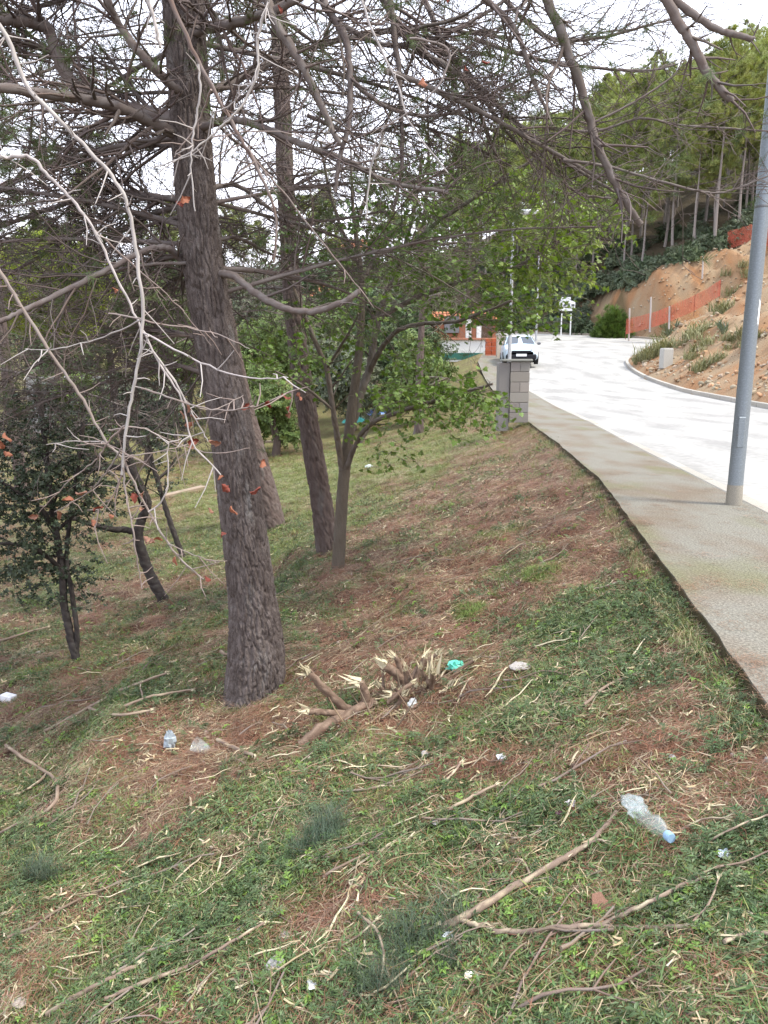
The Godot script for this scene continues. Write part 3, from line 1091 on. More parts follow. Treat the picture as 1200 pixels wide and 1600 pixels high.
# ---------------------------------------------------------------- other pines
func pine_at(label: String, group: String, p: PackedVector3Array, rad: PackedFloat32Array, sides: int, ring: float, dead: int, y0: float, y1: float, reach: float, crown: int, live_from: float, tint: Color, seen_arc := true) -> Node3D:
	var root := thing("pine_tree", label, "tree", p[1], group)
	put(trunk_mesh(p, rad, sides, ring, 0.018, Vector2(0.036, 0.22), lin(0.16, 0.115, 0.10), lin(0.23, 0.18, 0.16), lin(0.28, 0.25, 0.23)), "trunk", mats.pine_bark, root)
	var cfg := dead_cfg(lin(0.20, 0.162, 0.145))
	cfg.thin = 0.0026
	cfg.dens = [0, 6.0, 6.0, 4.0]
	var tips := []
	var last := p.size() - 1
	for k in dead:
		var g := Geo.new()
		var y := rng.randf_range(y0, y1)
		var o := p[last]
		for q in last:
			if y >= p[q].y and y < p[q + 1].y:
				o = p[q].lerp(p[q + 1], (y - p[q].y) / (p[q + 1].y - p[q].y))
		var a := k * 2.4 + rng.randf_range(-0.4, 0.4)
		var d := Vector3(cos(a), rng.randf_range(-0.25, 0.25), sin(a))
		var l := reach * rng.randf_range(0.6, 1.1)
		limb(g, PackedVector3Array([o, o + d * l * 0.35 + Vector3.UP * 0.05, o + d * l * 0.7 - Vector3.UP * 0.1, o + d * l - Vector3.UP * 0.3]), rng.randf_range(0.012, 0.022), 0.004, cfg, 10.0, 1.0, tips)
		put(g, "branch", mats.twig_bark, root)
	needles_at(tips, 0.05, near_shoots, lin(0.09, 0.125, 0.045), root, 1.2)
	if crown:
		var live := []
		var cg := Geo.new()
		var cfg2 := dead_cfg(lin(0.15, 0.115, 0.10))
		cfg2.levels = 2
		cfg2.dens = [3.0, 3.6, 0]
		cfg2.up = 0.05
		cfg2.thin = 0.003
		crown_limbs(cg, p.slice(1), live_from, crown, reach * 1.1, cfg2, live)
		put(cg, "crown_limbs", mats.twig_bark, root)
		needles_at(live, 0.42, clump_mesh, tint, root, 1.25)
	return root

func column(px: Array, dist: float, top_y: float, wpx: Array) -> Array:
	var p := PackedVector3Array()
	var r := PackedFloat32Array()
	for k in px.size():
		p.append(at(px[k][0], px[k][1], dist))
		r.append(wpx[k] * dist / FOCAL * 0.5)
	p.insert(0, p[0] + (p[0] - p[1]).normalized() * 0.35)
	r.insert(0, r[0] * 1.25)
	var a := p[p.size() - 1]
	var b := p[p.size() - 2]
	var dirv := (a - b) / (a.y - b.y)
	var r1 := r[r.size() - 1]
	var span := top_y - a.y
	for f in [0.25, 0.5, 0.75, 1.0]:
		p.append(a + Vector3(dirv.x * 0.6, 1, dirv.z * 0.6) * span * f)
		r.append(lerpf(r1, 0.02, f))
	return [p, r]

func back_pines() -> void:
	rng.seed = 201
	var green := lin(0.115, 0.155, 0.055)
	var b2 := hit(512, 858)
	var c := column([[512, 858], [500, 770], [482, 660], [466, 550], [456, 450], [447, 300], [440, 150], [435, 0]], -b2.z, 12.0, [37, 33, 31, 29, 27, 25, 24, 22])
	pine_at("slim pine standing just behind the forked maple", "", c[0], c[1], 64, 0.03, 16, 2.2, 6.5, 2.4, 16, 6.4, green)
	var b3 := hit(426, 822)
	c = column([[425, 822], [407, 745], [391, 680], [376, 620], [342, 450], [320, 300], [306, 120], [298, 0]], -b3.z, 12.5, [44, 37, 34, 31, 28, 27, 26, 25])
	pine_at("pine whose base shows just right of the big furrowed trunk", "", c[0], c[1], 64, 0.03, 18, 1.8, 6.5, 2.6, 16, 6.4, green)
	# pines further back on the left, dead skirts in front of the light
	var spots := [[-4.6, 7.6, 0.13, 8.5, "pine left of the frame whose dead brown twigs fill the left side"], [-6.8, 12.5, 0.15, 10.0, "pine behind the small dark oaks at the left edge"], [-9.0, 19.0, 0.17, 11.0, "tall pine at the far left behind dead branches"], [1.0, 23.0, 0.13, 9.5, "pine rising behind the maple crown"]]
	for s in spots:
		var y := gy(s[0], -s[1])
		var p := PackedVector3Array()
		var r := PackedFloat32Array()
		var lx := rng.randf_range(-0.05, 0.05)
		for f in [-0.03, 0.0, 0.05, 0.2, 0.4, 0.6, 0.8, 1.0]:
			p.append(Vector3(s[0] + lx * s[3] * f + rng.randf_range(-0.05, 0.05), y + s[3] * f, -s[1] + rng.randf_range(-0.05, 0.05)))
			r.append(s[2] * (1.25 if f < 0.02 else lerpf(1.0, 0.1, f)))
		pine_at(s[4], "pines standing in the lower garden", p, r, 30, 0.06, 15 if s[1] < 16 else 9, y + 1.6, y + s[3] * 0.55, 2.5 if s[1] < 10 else 2.0, 15, y + s[3] * 0.50, green)

# ---------------------------------------------------------------- maple
func leaves_in(clusters: Array, sprays: int, per: int, g: Geo, cfg_col: Color, size: float, flatness: float) -> Array:
	# short leafy sprays spread through ellipsoids [centre, radii, weight, tint]
	var where := []
	var tint := []
	for c in clusters:
		var count := int(sprays * c[2])
		for k in count:
			var o := rand_dir() * pow(rng.randf(), 0.45)
			var q: Vector3 = c[0] + o * c[1]
			var d := (Vector3(o.x, o.y * 0.4 - 0.05, o.z) + rand_dir() * 0.6).normalized()
			d.y *= 0.5
			var l := size * rng.randf_range(3.5, 7.0)
			var e := q + d * l - Vector3.UP * l * 0.18
			var mid := q + d * l * 0.5 - Vector3.UP * l * 0.03
			g.tube(PackedVector3Array([q, mid, e]), PackedFloat32Array([0.0032, 0.0024, 0.0014]), 3, cfg_col, false)
			for j in per:
				var t := (j + rng.randf()) / per
				var a := q.lerp(e, t) + rand_dir() * size * 0.5
				var up := (Vector3.UP * flatness + rand_dir()).normalized()
				where.append(Transform3D(frame(up, rng.randf() * TAU).scaled(Vector3.ONE * size * rng.randf_range(0.55, 1.2)), a))
				tint.append(vary(c[3], 0.28))
	return [where, tint]

func maple() -> void:
	rng.seed = 301
	var base := hit(528, 890)
	var dist := -base.z
	var px := dist / FOCAL
	var root := thing("maple_tree", "young multi-stemmed maple with light green lobed leaves on the bank", "tree", base)
	var bark := lin(0.155, 0.125, 0.095)
	var cfg := {"seg": 0.15, "wander": 0.16, "up": 0.02, "col": bark, "levels": 2, "dens": [0, 3.0, 3.0], "flat": 0.8, "thin": 0.0022}
	var tips := []
	var t := trunk_mesh(PackedVector3Array([at(526, 930, dist), at(528, 890, dist), at(533, 800, dist), at(538, 740, dist), at(545, 680, dist), at(552, 620, dist), at(560, 560, dist), at(565, 480, dist), at(563, 420, dist), at(552, 330, dist), at(548, 230, dist)]), PackedFloat32Array([0.085, 0.068, 0.062, 0.059, 0.053, 0.046, 0.041, 0.035, 0.028, 0.018, 0.008]), 40, 0.03, 0.004, Vector2(0.03, 0.09), bark, lin(0.20, 0.165, 0.13), lin(0.24, 0.225, 0.19))
	put(t, "trunk", mats.grey_bark, root)
	for q in [
		[[[536, 745], [528, 690, -0.1], [520, 640, -0.2], [510, 575, -0.3], [482, 510, -0.4], [455, 440, -0.5], [440, 360, -0.6]], 6.5, 3],
		[[[545, 685], [562, 620, 0.1], [578, 570, 0.2], [590, 500, 0.3], [606, 455, 0.4], [628, 400, 0.5], [650, 310, 0.6], [660, 240, 0.6]], 9, 3],
		[[[575, 585, 0.2], [592, 550, 0.0], [620, 518, -0.3], [660, 506, -0.6], [720, 500, -1.0], [800, 470, -1.4]], 6, 2],
		[[[538, 740], [556, 695, -0.2], [580, 662, -0.5], [640, 638, -0.9], [700, 620, -1.2], [770, 600, -1.5]], 6, 2],
		[[[552, 700, 0], [570, 680, 0.4], [600, 622, 0.8], [650, 610, 1.0], [700, 590, 1.2]], 4.5, 2],
		[[[590, 500, 0.3], [640, 470, 0.2], [720, 440, 0.1], [800, 420, 0], [880, 370, -0.1], [940, 350, -0.2]], 6, 2],
		[[[563, 450], [590, 400, 0.3], [640, 390, 0.5], [720, 380, 0.8], [800, 390, 1.0]], 5, 2],
		[[[628, 400, 0.5], [680, 350, 0.3], [740, 310, 0.0], [800, 270, -0.3], [850, 240, -0.5]], 5, 2],
		[[[563, 420], [535, 360, -0.2], [515, 300, -0.3], [500, 220, -0.4]], 4, 2],
		[[[552, 360], [575, 300, 0.2], [590, 240, 0.3], [610, 170, 0.4]], 5, 2],
		[[[510, 575, -0.3], [545, 520, -0.6], [560, 490, -0.8]], 3, 1.5],
		[[[520, 640, -0.2], [470, 600, -0.5], [430, 580, -0.8]], 3, 1.5]]:
		var g := Geo.new()
		limb(g, path(q[0], dist), q[1] * px * 0.8, q[2] * px * 0.8, cfg, 3.0, 0.6, tips, 0.3)
		put(g, "branch", mats.grey_bark, root)
	var cl := []
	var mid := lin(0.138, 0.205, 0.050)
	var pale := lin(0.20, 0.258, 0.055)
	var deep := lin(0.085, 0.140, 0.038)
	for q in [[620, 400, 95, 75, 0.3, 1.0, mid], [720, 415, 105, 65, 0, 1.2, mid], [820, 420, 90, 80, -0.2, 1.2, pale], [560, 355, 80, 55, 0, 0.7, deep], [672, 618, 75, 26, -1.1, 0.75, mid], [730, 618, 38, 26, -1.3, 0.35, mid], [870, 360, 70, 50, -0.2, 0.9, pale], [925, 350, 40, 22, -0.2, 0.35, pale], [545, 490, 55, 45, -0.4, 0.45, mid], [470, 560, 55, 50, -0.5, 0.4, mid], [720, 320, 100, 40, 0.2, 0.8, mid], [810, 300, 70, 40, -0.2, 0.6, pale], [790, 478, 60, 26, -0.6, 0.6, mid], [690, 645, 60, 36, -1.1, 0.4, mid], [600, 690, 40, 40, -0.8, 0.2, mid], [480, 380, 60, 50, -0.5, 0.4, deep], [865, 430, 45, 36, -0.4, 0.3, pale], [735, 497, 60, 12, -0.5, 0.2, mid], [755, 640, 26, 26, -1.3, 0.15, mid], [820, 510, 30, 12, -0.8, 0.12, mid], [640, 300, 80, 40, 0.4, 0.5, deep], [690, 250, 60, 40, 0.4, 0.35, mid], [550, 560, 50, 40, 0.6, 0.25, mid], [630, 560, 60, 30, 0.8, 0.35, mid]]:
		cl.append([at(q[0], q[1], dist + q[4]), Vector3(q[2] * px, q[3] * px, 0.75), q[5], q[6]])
	var tw := Geo.new()
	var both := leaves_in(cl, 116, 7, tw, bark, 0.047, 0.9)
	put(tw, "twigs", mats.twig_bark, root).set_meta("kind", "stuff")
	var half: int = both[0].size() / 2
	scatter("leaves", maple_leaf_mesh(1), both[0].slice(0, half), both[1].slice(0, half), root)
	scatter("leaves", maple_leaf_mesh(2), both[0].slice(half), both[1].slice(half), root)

# ---------------------------------------------------------------- small dark oaks on the left
func oak_leaf_mesh(sd: int) -> ArrayMesh:
	rng.seed = sd
	var g := Geo.new()
	for k in 4:
		var a := TAU * k / 4.0 + rng.randf()
		var d := Vector3(cos(a), 0.35 + rng.randf() * 0.4, sin(a)).normalized()
		var w := d.cross(Vector3.UP).normalized() * 0.3
		var f := rng.randf_range(0.8, 1.2)
		g.tri(Vector3.ZERO, d * 0.5 + w, d * 1.0, Color(f, f, f))
		g.tri(Vector3.ZERO, d * 1.0, d * 0.5 - w + Vector3.UP * 0.06, Color(f, f, f))
	return g.mesh(mats.oak_leaf)

func oaks() -> void:
	rng.seed = 401
	var bark := lin(0.055, 0.045, 0.040)
	var cfg := {"seg": 0.15, "wander": 0.3, "up": 0.03, "col": bark, "levels": 2, "dens": [0, 4.0, 4.0], "flat": 1.0, "thin": 0.0022}
	var leaf := oak_leaf_mesh(1)
	rng.seed = 402
	var dark := lin(0.042, 0.058, 0.034)
	var grey := lin(0.060, 0.078, 0.045)
	# the forked sapling
	var base := hit(118, 1032)
	var d := -base.z
	var px := d / FOCAL
	var root := thing("holm_oak", "small dark oak with a twin stem at the left", "tree", base)
	var tips := []
	for q in [[[[120, 1050], [118, 1028], [108, 985], [100, 945], [97, 890], [88, 830], [78, 770], [70, 690], [60, 600]], 7.5, 4], [[[119, 1020], [120, 985], [113, 930], [104, 880], [108, 820], [120, 740], [130, 660]], 4.5, 3], [[[88, 830], [60, 790, -0.2], [30, 770, -0.3], [-20, 740, -0.4]], 4, 2], [[[97, 890], [60, 860, -0.2], [20, 850, -0.4], [-40, 850, -0.5]], 4, 2], [[[88, 830], [130, 790, 0.2], [160, 750, 0.3]], 3, 2]]:
		var g := Geo.new()
		limb(g, path(q[0], d), q[1] * px, q[2] * px, cfg, 2.5, 0.5, tips, 0.4)
		put(g, "branch" if q[1] < 7 else "trunk", mats.grey_bark, root)
	var cl := []
	for q in [[60, 745, 95, 70, 0, 1.2], [20, 880, 60, 60, -0.3, 0.7], [105, 905, 45, 45, 0, 0.35], [140, 770, 60, 50, 0.2, 0.6], [40, 660, 90, 60, 0.1, 0.9], [100, 820, 60, 40, 0, 0.4], [0, 790, 60, 60, -0.3, 0.6], [130, 680, 60, 50, 0.2, 0.5]]:
		cl.append([at(q[0], q[1], d + q[4]), Vector3(q[2] * px, q[3] * px, 0.4), q[5], dark if rng.randf() < 0.6 else grey])
	var tw := Geo.new()
	var both := leaves_in(cl, 150, 7, tw, bark, 0.034, 0.3)
	put(tw, "twigs", mats.twig_bark, root).set_meta("kind", "stuff")
	scatter("leaves", leaf, both[0], both[1], root)
	# the crooked one behind it
	base = hit(256, 942)
	d = -base.z
	px = d / FOCAL
	root = thing("holm_oak", "crooked dark oak trunk bending up beside the terrace step", "tree", base)
	for q in [[[[262, 965], [254, 935], [238, 905], [224, 870], [216, 840], [220, 815], [230, 790], [222, 765], [208, 735], [195, 690], [180, 620], [170, 540]], 9.5, 5], [[[218, 832], [195, 828], [170, 826, -0.1], [140, 818, -0.2], [100, 806, -0.3], [60, 800, -0.4]], 6, 3], [[[208, 735], [170, 730, 0.2], [130, 735, 0.4], [90, 720, 0.6]], 5, 2.5], [[[195, 690], [150, 715, 0.1], [115, 700, 0.1], [80, 670, 0.2]], 4.5, 2], [[[195, 690], [240, 640, 0.3], [280, 600, 0.4]], 4, 2]]:
		var g := Geo.new()
		limb(g, path(q[0], d), q[1] * px, q[2] * px, cfg, 1.8, 0.6, tips, 0.5)
		put(g, "branch" if q[1] < 9 else "trunk", mats.grey_bark, root)
	cl = []
	for q in [[150, 640, 100, 45, 0.3, 0.5], [60, 650, 80, 50, 0.6, 0.4], [250, 620, 60, 45, 0.5, 0.4], [200, 580, 70, 40, 0.5, 0.2], [120, 700, 60, 40, 0.3, 0.3], [270, 660, 40, 40, 0.5, 0.25]]:
		cl.append([at(q[0], q[1], d + q[4]), Vector3(q[2] * px, q[3] * px, 0.6), q[5], grey if rng.randf() < 0.5 else dark])
	tw = Geo.new()
	both = leaves_in(cl, 170, 7, tw, bark, 0.04, 0.3)
	put(tw, "twigs", mats.twig_bark, root).set_meta("kind", "stuff")
	scatter("leaves", leaf, both[0], both[1], root)
	# the thin one leaning the other way
	base = hit(288, 872)
	d = -base.z
	px = d / FOCAL
	root = thing("holm_oak", "thin dark sapling leaning left of the big furrowed trunk", "tree", base)
	for q in [[[[292, 890], [284, 865], [270, 828], [256, 785], [246, 750], [236, 715], [225, 640]], 5, 3], [[[246, 750], [262, 735, 0.1], [275, 715, 0.2]], 2.5, 1.5]]:
		var g := Geo.new()
		limb(g, path(q[0], d), q[1] * px, q[2] * px, cfg, 2.0, 0.5, tips, 0.4)
		put(g, "branch" if q[1] < 4 else "trunk", mats.grey_bark, root)
	cl = []
	for q in [[240, 690, 35, 45, 0, 0.25], [255, 755, 22, 22, 0, 0.08], [225, 630, 45, 50, 0, 0.3]]:
		cl.append([at(q[0], q[1], d + q[4]), Vector3(q[2] * px, q[3] * px, 0.4), q[5], grey])
	tw = Geo.new()
	both = leaves_in(cl, 170, 7, tw, bark, 0.04, 0.3)
	put(tw, "twigs", mats.twig_bark, root).set_meta("kind", "stuff")
	scatter("leaves", leaf, both[0], both[1], root)

# ---------------------------------------------------------------- pale dead branches hanging at the left, russet leaves
func dry_leaf_mesh(sd: int) -> ArrayMesh:
	rng.seed = sd
	var g := Geo.new()
	var rows := []
	for r in 8:
		var t := r / 7.0
		var w := (sin(PI * pow(t, 0.8)) * 0.30 + 0.02) * (1.0 + 0.25 * sin(r * 2.6))
		var row := PackedVector3Array()
		for q in 5:
			var u := q / 2.0 - 1.0
			row.append(Vector3(u * w, 0.18 * u * u + 0.12 * sin(t * 5.0) + rng.randf_range(-0.025, 0.025), t + 0.05 * u * sin(t * 9.0)))
		rows.append(row)
	g.sheet(rows, [lin(0.22, 0.065, 0.038), lin(0.25, 0.10, 0.055), lin(0.18, 0.05, 0.035), lin(0.25, 0.13, 0.09)][sd % 4])
	return g.mesh(mats.dry_leaf)

func white_branches() -> void:
	rng.seed = 501
	var leaf := [dry_leaf_mesh(1), dry_leaf_mesh(2), dry_leaf_mesh(3)]
	rng.seed = 502
	var pale := lin(0.47, 0.42, 0.39)
	var tan := lin(0.30, 0.235, 0.20)
	var sets := [
		["pale peeling dead branch sweeping down the left side to a whorl of twigs", 2.15, [
			[[[-120, -60], [0, 40], [40, 130], [95, 190], [160, 258], [196, 312], [214, 400], [223, 500], [214, 580], [200, 650], [190, 742]], 4.6, 3.2, pale],
			[[[196, 665], [170, 690, 0.02], [148, 720, 0.04], [110, 750, 0.1], [60, 802, 0.2]], 2.2, 1, tan],
			[[[190, 700], [165, 740, 0.04], [130, 775, 0.1], [85, 800, 0.15]], 2, 1, tan],
			[[[192, 730], [196, 770, 0], [206, 820, -0.05], [215, 880, -0.05], [222, 920, -0.05]], 2.3, 1.2, tan],
			[[[192, 735], [180, 770, 0.1], [150, 800, 0.15], [145, 815, 0.15]], 1.5, 0.8, tan],
			[[[223, 520], [300, 560, -0.1], [380, 590, -0.2], [450, 590, -0.3]], 2.3, 1, pale],
			[[[221, 607], [270, 622, -0.1], [330, 640, -0.2], [400, 635, -0.3], [465, 608, -0.4]], 2.3, 1, tan],
			[[[222, 500], [150, 530, 0.1], [85, 545, 0.1], [40, 545, 0.2]], 2, 1, pale]]],
		["second pale dead branch crossing the first and ending near the trunk", 2.35, [
			[[[-110, 240], [0, 246], [48, 246], [75, 275], [112, 312], [150, 365], [178, 425], [215, 500], [245, 560], [285, 625], [300, 690], [345, 742]], 4.0, 1.6, pale],
			[[[240, 550], [275, 600, 0.0], [305, 655, 0], [325, 690, 0]], 2.4, 1, pale],
			[[[148, 360], [215, 420, 0.1], [280, 480, 0.2], [330, 540, 0.3]], 1.8, 0.8, tan],
			[[[170, 490], [250, 505, -0.1], [330, 520, -0.1], [390, 545, -0.2]], 1.8, 0.8, tan],
			[[[285, 625], [330, 640, 0.1], [380, 618, 0.2]], 1.5, 0.8, tan]]],
		["third dead branch running diagonally down left to the oak trunks", 2.5, [
			[[[-60, 330], [0, 424], [40, 490], [85, 560], [130, 625], [165, 690], [190, 715], [215, 765], [250, 830], [280, 870], [318, 905]], 3.8, 1.8, tan],
			[[[190, 715], [250, 705, 0], [310, 690, 0.1]], 1.8, 0.9, tan],
			[[[165, 690], [110, 690, 0.1], [72, 695, 0.1]], 1.8, 0.8, pale],
			[[[170, 672], [220, 668, 0.0], [270, 690, 0.1], [330, 708, 0.1], [390, 700, 0.1]], 2, 0.8, tan],
			[[[262, 850], [310, 870, 0], [340, 880, 0]], 1.3, 0.7, tan],
			[[[232, 800], [260, 770, 0], [262, 700, 0], [268, 690, 0]], 2, 1.0, pale]]],
		["long pale branch hanging in front of the big trunk from the top", 2.4, [
			[[[440, -90], [420, 0], [402, 60], [403, 110], [378, 165], [352, 192], [318, 222], [285, 245], [240, 262]], 3.2, 1.4, pale],
			[[[310, 100], [312, 150, 0], [302, 210, 0], [299, 260, 0], [305, 330, 0]], 2.4, 1.4, pale],
			[[[403, 110], [385, 140, 0], [350, 170, 0], [330, 175, 0]], 1.6, 1, pale],
			[[[330, 140], [310, 190, 0.1], [285, 225, 0.1], [272, 245, 0.1]], 2.2, 1.0, tan]]],
		["thin brown twig net crossing the middle of the big trunk top", 2.6, [
			[[[250, -40], [300, 75], [345, 160], [375, 215], [420, 300], [432, 350], [428, 410]], 4.5, 2.4, lin(0.17, 0.12, 0.10)],
			[[[375, 215], [400, 250, 0], [450, 310, 0.05], [520, 400, 0.1], [565, 455, 0.15]], 2.4, 1.3, tan],
			[[[330, 215], [420, 205, 0], [520, 225, 0]], 1.4, 0.8, tan]]],
		["split pale stick hanging at the top left of the big trunk", 2.3, [
			[[[224, -60], [232, 0], [240, 30], [250, 74]], 4.2, 3.0, pale]]],
		["slender pale twig hanging down left of centre", 3.0, [
			[[[560, -30], [575, 30, 0], [620, 130, 0], [640, 190, 0], [700, 270, 0]], 2.6, 1.2, pale],
			[[[600, 215], [580, 260, 0], [572, 340, 0]], 2.4, 1.4, pale],
			[[[640, 60], [700, 75, 0], [690, 125, 0], [655, 165, 0], [600, 200, 0], [580, 240, 0]], 2.2, 1.5, lin(0.26, 0.22, 0.20)]]],
	]
	for s in sets:
		var root := thing("dead_branch", s[0], "branch", at(s[2][0][0][0][0], s[2][0][0][0][1], s[1]), "dead branches hanging into view")
		var px: float = s[1] / FOCAL
		var first := true
		for q in s[2]:
			var g := Geo.new()
			var p := smooth_path(path(q[0], s[1]), 6)
			for k in range(1, p.size() - 1):
				p[k] += rand_dir() * 0.0025
			stem(g, p, q[1] * px * 0.74, q[2] * px * 0.7, 8, vary(q[3], 0.12), 0.10)
			# small spurs
			for k in int(p.size() * 0.4):
				var a := p[rng.randi_range(1, p.size() - 2)]
				var e := a + (rand_dir() + Vector3.DOWN * 0.3) * rng.randf_range(0.02, 0.12)
				g.tube(PackedVector3Array([a, a.lerp(e, 0.5) + rand_dir() * 0.006, e]), PackedFloat32Array([0.0022, 0.0016, 0.001]), 4, q[3], false)
			put(g, "stem" if first else "twig", mats.split_wood, root)
			first = false
	# russet leaves still clinging
	var roots := get_children().filter(func(o): return str(o.name).begins_with("dead_branch"))
	for q in [[60, 805, 0, 2.3], [88, 798, 0, 2.3], [115, 785, 0, 2.3], [142, 812, 0, 2.25], [147, 800, 0, 2.25], [176, 808, 0, 2.2], [217, 772, 0, 2.15], [220, 800, 0, 2.15], [208, 770, 0, 2.15], [235, 850, 0, 2.1], [228, 846, 0, 2.12], [240, 845, 0, 2.12], [118, 768, 0, 2.2], [8, 675, 0, 2.3], [5, 700, 0, 2.3], [6, 705, 0, 2.3], [285, 655, 1, 2.35], [290, 665, 1, 2.35], [297, 650, 1, 2.35], [292, 645, 1, 2.35], [345, 690, 2, 2.6], [360, 768, 2, 2.6], [350, 745, 2, 2.6], [362, 790, 2, 2.6], [335, 800, 2, 2.6], [388, 630, 0, 1.9], [455, 620, 0, 1.8], [462, 618, 0, 1.8], [448, 640, 0, 1.8], [450, 650, 0, 1.8], [405, 730, 2, 2.6], [282, 318, 4, 2.6], [285, 325, 4, 2.6], [438, 22, 3, 2.4], [300, 690, 1, 2.4], [180, 450, 1, 2.4], [275, 870, 2, 2.5], [330, 905, 2, 2.5], [292, 690, 1, 2.4], [420, 625, 0, 1.8], [390, 768, 2, 2.6], [345, 835, 2, 2.6], [660, 120, 6, 3.0], [700, 5, 6, 3.0], [765, 95, 6, 3.0], [725, 110, 6, 3.0]]:
		var o := MeshInstance3D.new()
		o.name = "dry_leaf"
		o.mesh = leaf[rng.randi() % 3]
		var parent: Node3D = roots[q[2]]
		parent.add_child(o, true)
		var sc: float = rng.randf_range(0.020, 0.036) * q[3] / 2.2
		o.transform = Transform3D(frame(rand_dir(), rng.randf() * TAU).scaled(Vector3.ONE * sc), at(q[0], q[1], q[3]) - parent.position)

# ---------------------------------------------------------------- hillside of pines
var far_clump := []

func template_pine(h: float, clear: float, reach: float, r: float, clumps: int, tint: Color, sd: int) -> Node3D:
	rng.seed = sd
	var o := Node3D.new()
	var g := Geo.new()
	var p := PackedVector3Array()
	var rad := PackedFloat32Array()
	var sx := rng.randf_range(-0.03, 0.03)
	for f in [-0.04, 0.0, 0.1, 0.25, 0.4, 0.55, 0.7, 0.85, 1.0]:
		p.append(Vector3(sx * h * f + rng.randf_range(-0.08, 0.08), h * f, rng.randf_range(-0.08, 0.08)))
		rad.append(r * lerpf(1.1, 0.12, f))
	g.tube(smooth_path(p, 3), taper(25, r * 1.1, r * 0.12), 9, lin(0.30, 0.26, 0.235))
	var t := MeshInstance3D.new()
	t.name = "trunk"
	t.mesh = g.mesh(mats.grey_bark)
	o.add_child(t)
	var b := Geo.new()
	var where := [[], []]
	var tints := [[], []]
	var limbs := int(h * 4.0)
	for k in limbs:
		var f := pow(rng.randf(), 0.8)
		var y := lerpf(clear, h * 0.98, f)
		var a := rng.randf() * TAU
		var l := reach * (0.30 + 0.75 * sin(PI * (0.22 + 0.72 * f))) * rng.randf_range(0.6, 1.1)
		var d := Vector3(cos(a), 0.15 + 0.55 * f, sin(a)).normalized()
		var s := Vector3(sx * y, y, 0)
		var e := s + d * l
		b.tube(PackedVector3Array([s, s.lerp(e, 0.5) - Vector3.UP * 0.08, e]), PackedFloat32Array([0.035, 0.025, 0.012]), 4, lin(0.2, 0.165, 0.14), false)
		for j in int(clumps / float(limbs) + rng.randf()):
			var q := s.lerp(e, rng.randf_range(0.35, 1.05)) + rand_dir() * l * 0.22
			var m := rng.randi() % 2
			where[m].append(Transform3D(frame(d + Vector3.UP * 0.5 + rand_dir() * 0.7, rng.randf() * TAU).scaled(Vector3.ONE * rng.randf_range(0.7, 1.3)), q))
			tints[m].append(vary(tint, 0.25))
	# dead stubs below the crown
	for k in 10:
		var y := rng.randf_range(clear * 0.4, clear)
		var a := rng.randf() * TAU
		var s := Vector3(sx * y, y, 0)
		var e := s + Vector3(cos(a), rng.randf_range(-0.1, 0.3), sin(a)) * rng.randf_range(0.4, 1.3)
		b.tube(PackedVector3Array([s, s.lerp(e, 0.5) + rand_dir() * 0.1, e]), PackedFloat32Array([0.02, 0.014, 0.008]), 3, lin(0.22, 0.19, 0.17), false)
	var bm := MeshInstance3D.new()
	bm.name = "limbs"
	bm.mesh = b.mesh(mats.twig_bark)
	o.add_child(bm)
	for m in 2:
		scatter("crown", far_clump[m], where[m], tints[m], o)
	return o

func bush(called: String, label: String, where: Vector3, size: Vector3, count: int, tint: Color, mesh: Mesh, scale: float, group := "") -> Node3D:
	var root := thing(called, label, "shrub", where, group)
	var g := Geo.new()
	for k in 7:
		var e := where + Vector3(rng.randf_range(-0.6, 0.6) * size.x, rng.randf_range(0.5, 1.0) * size.y, rng.randf_range(-0.6, 0.6) * size.z)
		g.tube(PackedVector3Array([where - Vector3.UP * 0.1, where.lerp(e, 0.5) + rand_dir() * 0.1, e]), PackedFloat32Array([0.03, 0.02, 0.008]), 4, lin(0.12, 0.09, 0.07), false)
	put(g, "stem", mats.twig_bark, root)
	var w := []
	var t := []
	var nz := FastNoiseLite.new()
	nz.seed = int(where.x * 13) + 5
	nz.frequency = 1.1
	for k in count:
		var d := rand_dir()
		d.y = absf(d.y) * 1.0 - 0.12
		var f := pow(rng.randf(), 0.33) * (0.85 + 0.5 * nz.get_noise_3dv(d * 2.0))
		w.append(Transform3D(frame(d + rand_dir() * 0.6 + Vector3.UP * 0.3, rng.randf() * TAU).scaled(Vector3.ONE * scale * rng.randf_range(0.7, 1.3)), where + d * f * size))
		t.append(vary(tint, 0.3))
	scatter("foliage", mesh, w, t, root)
	return root

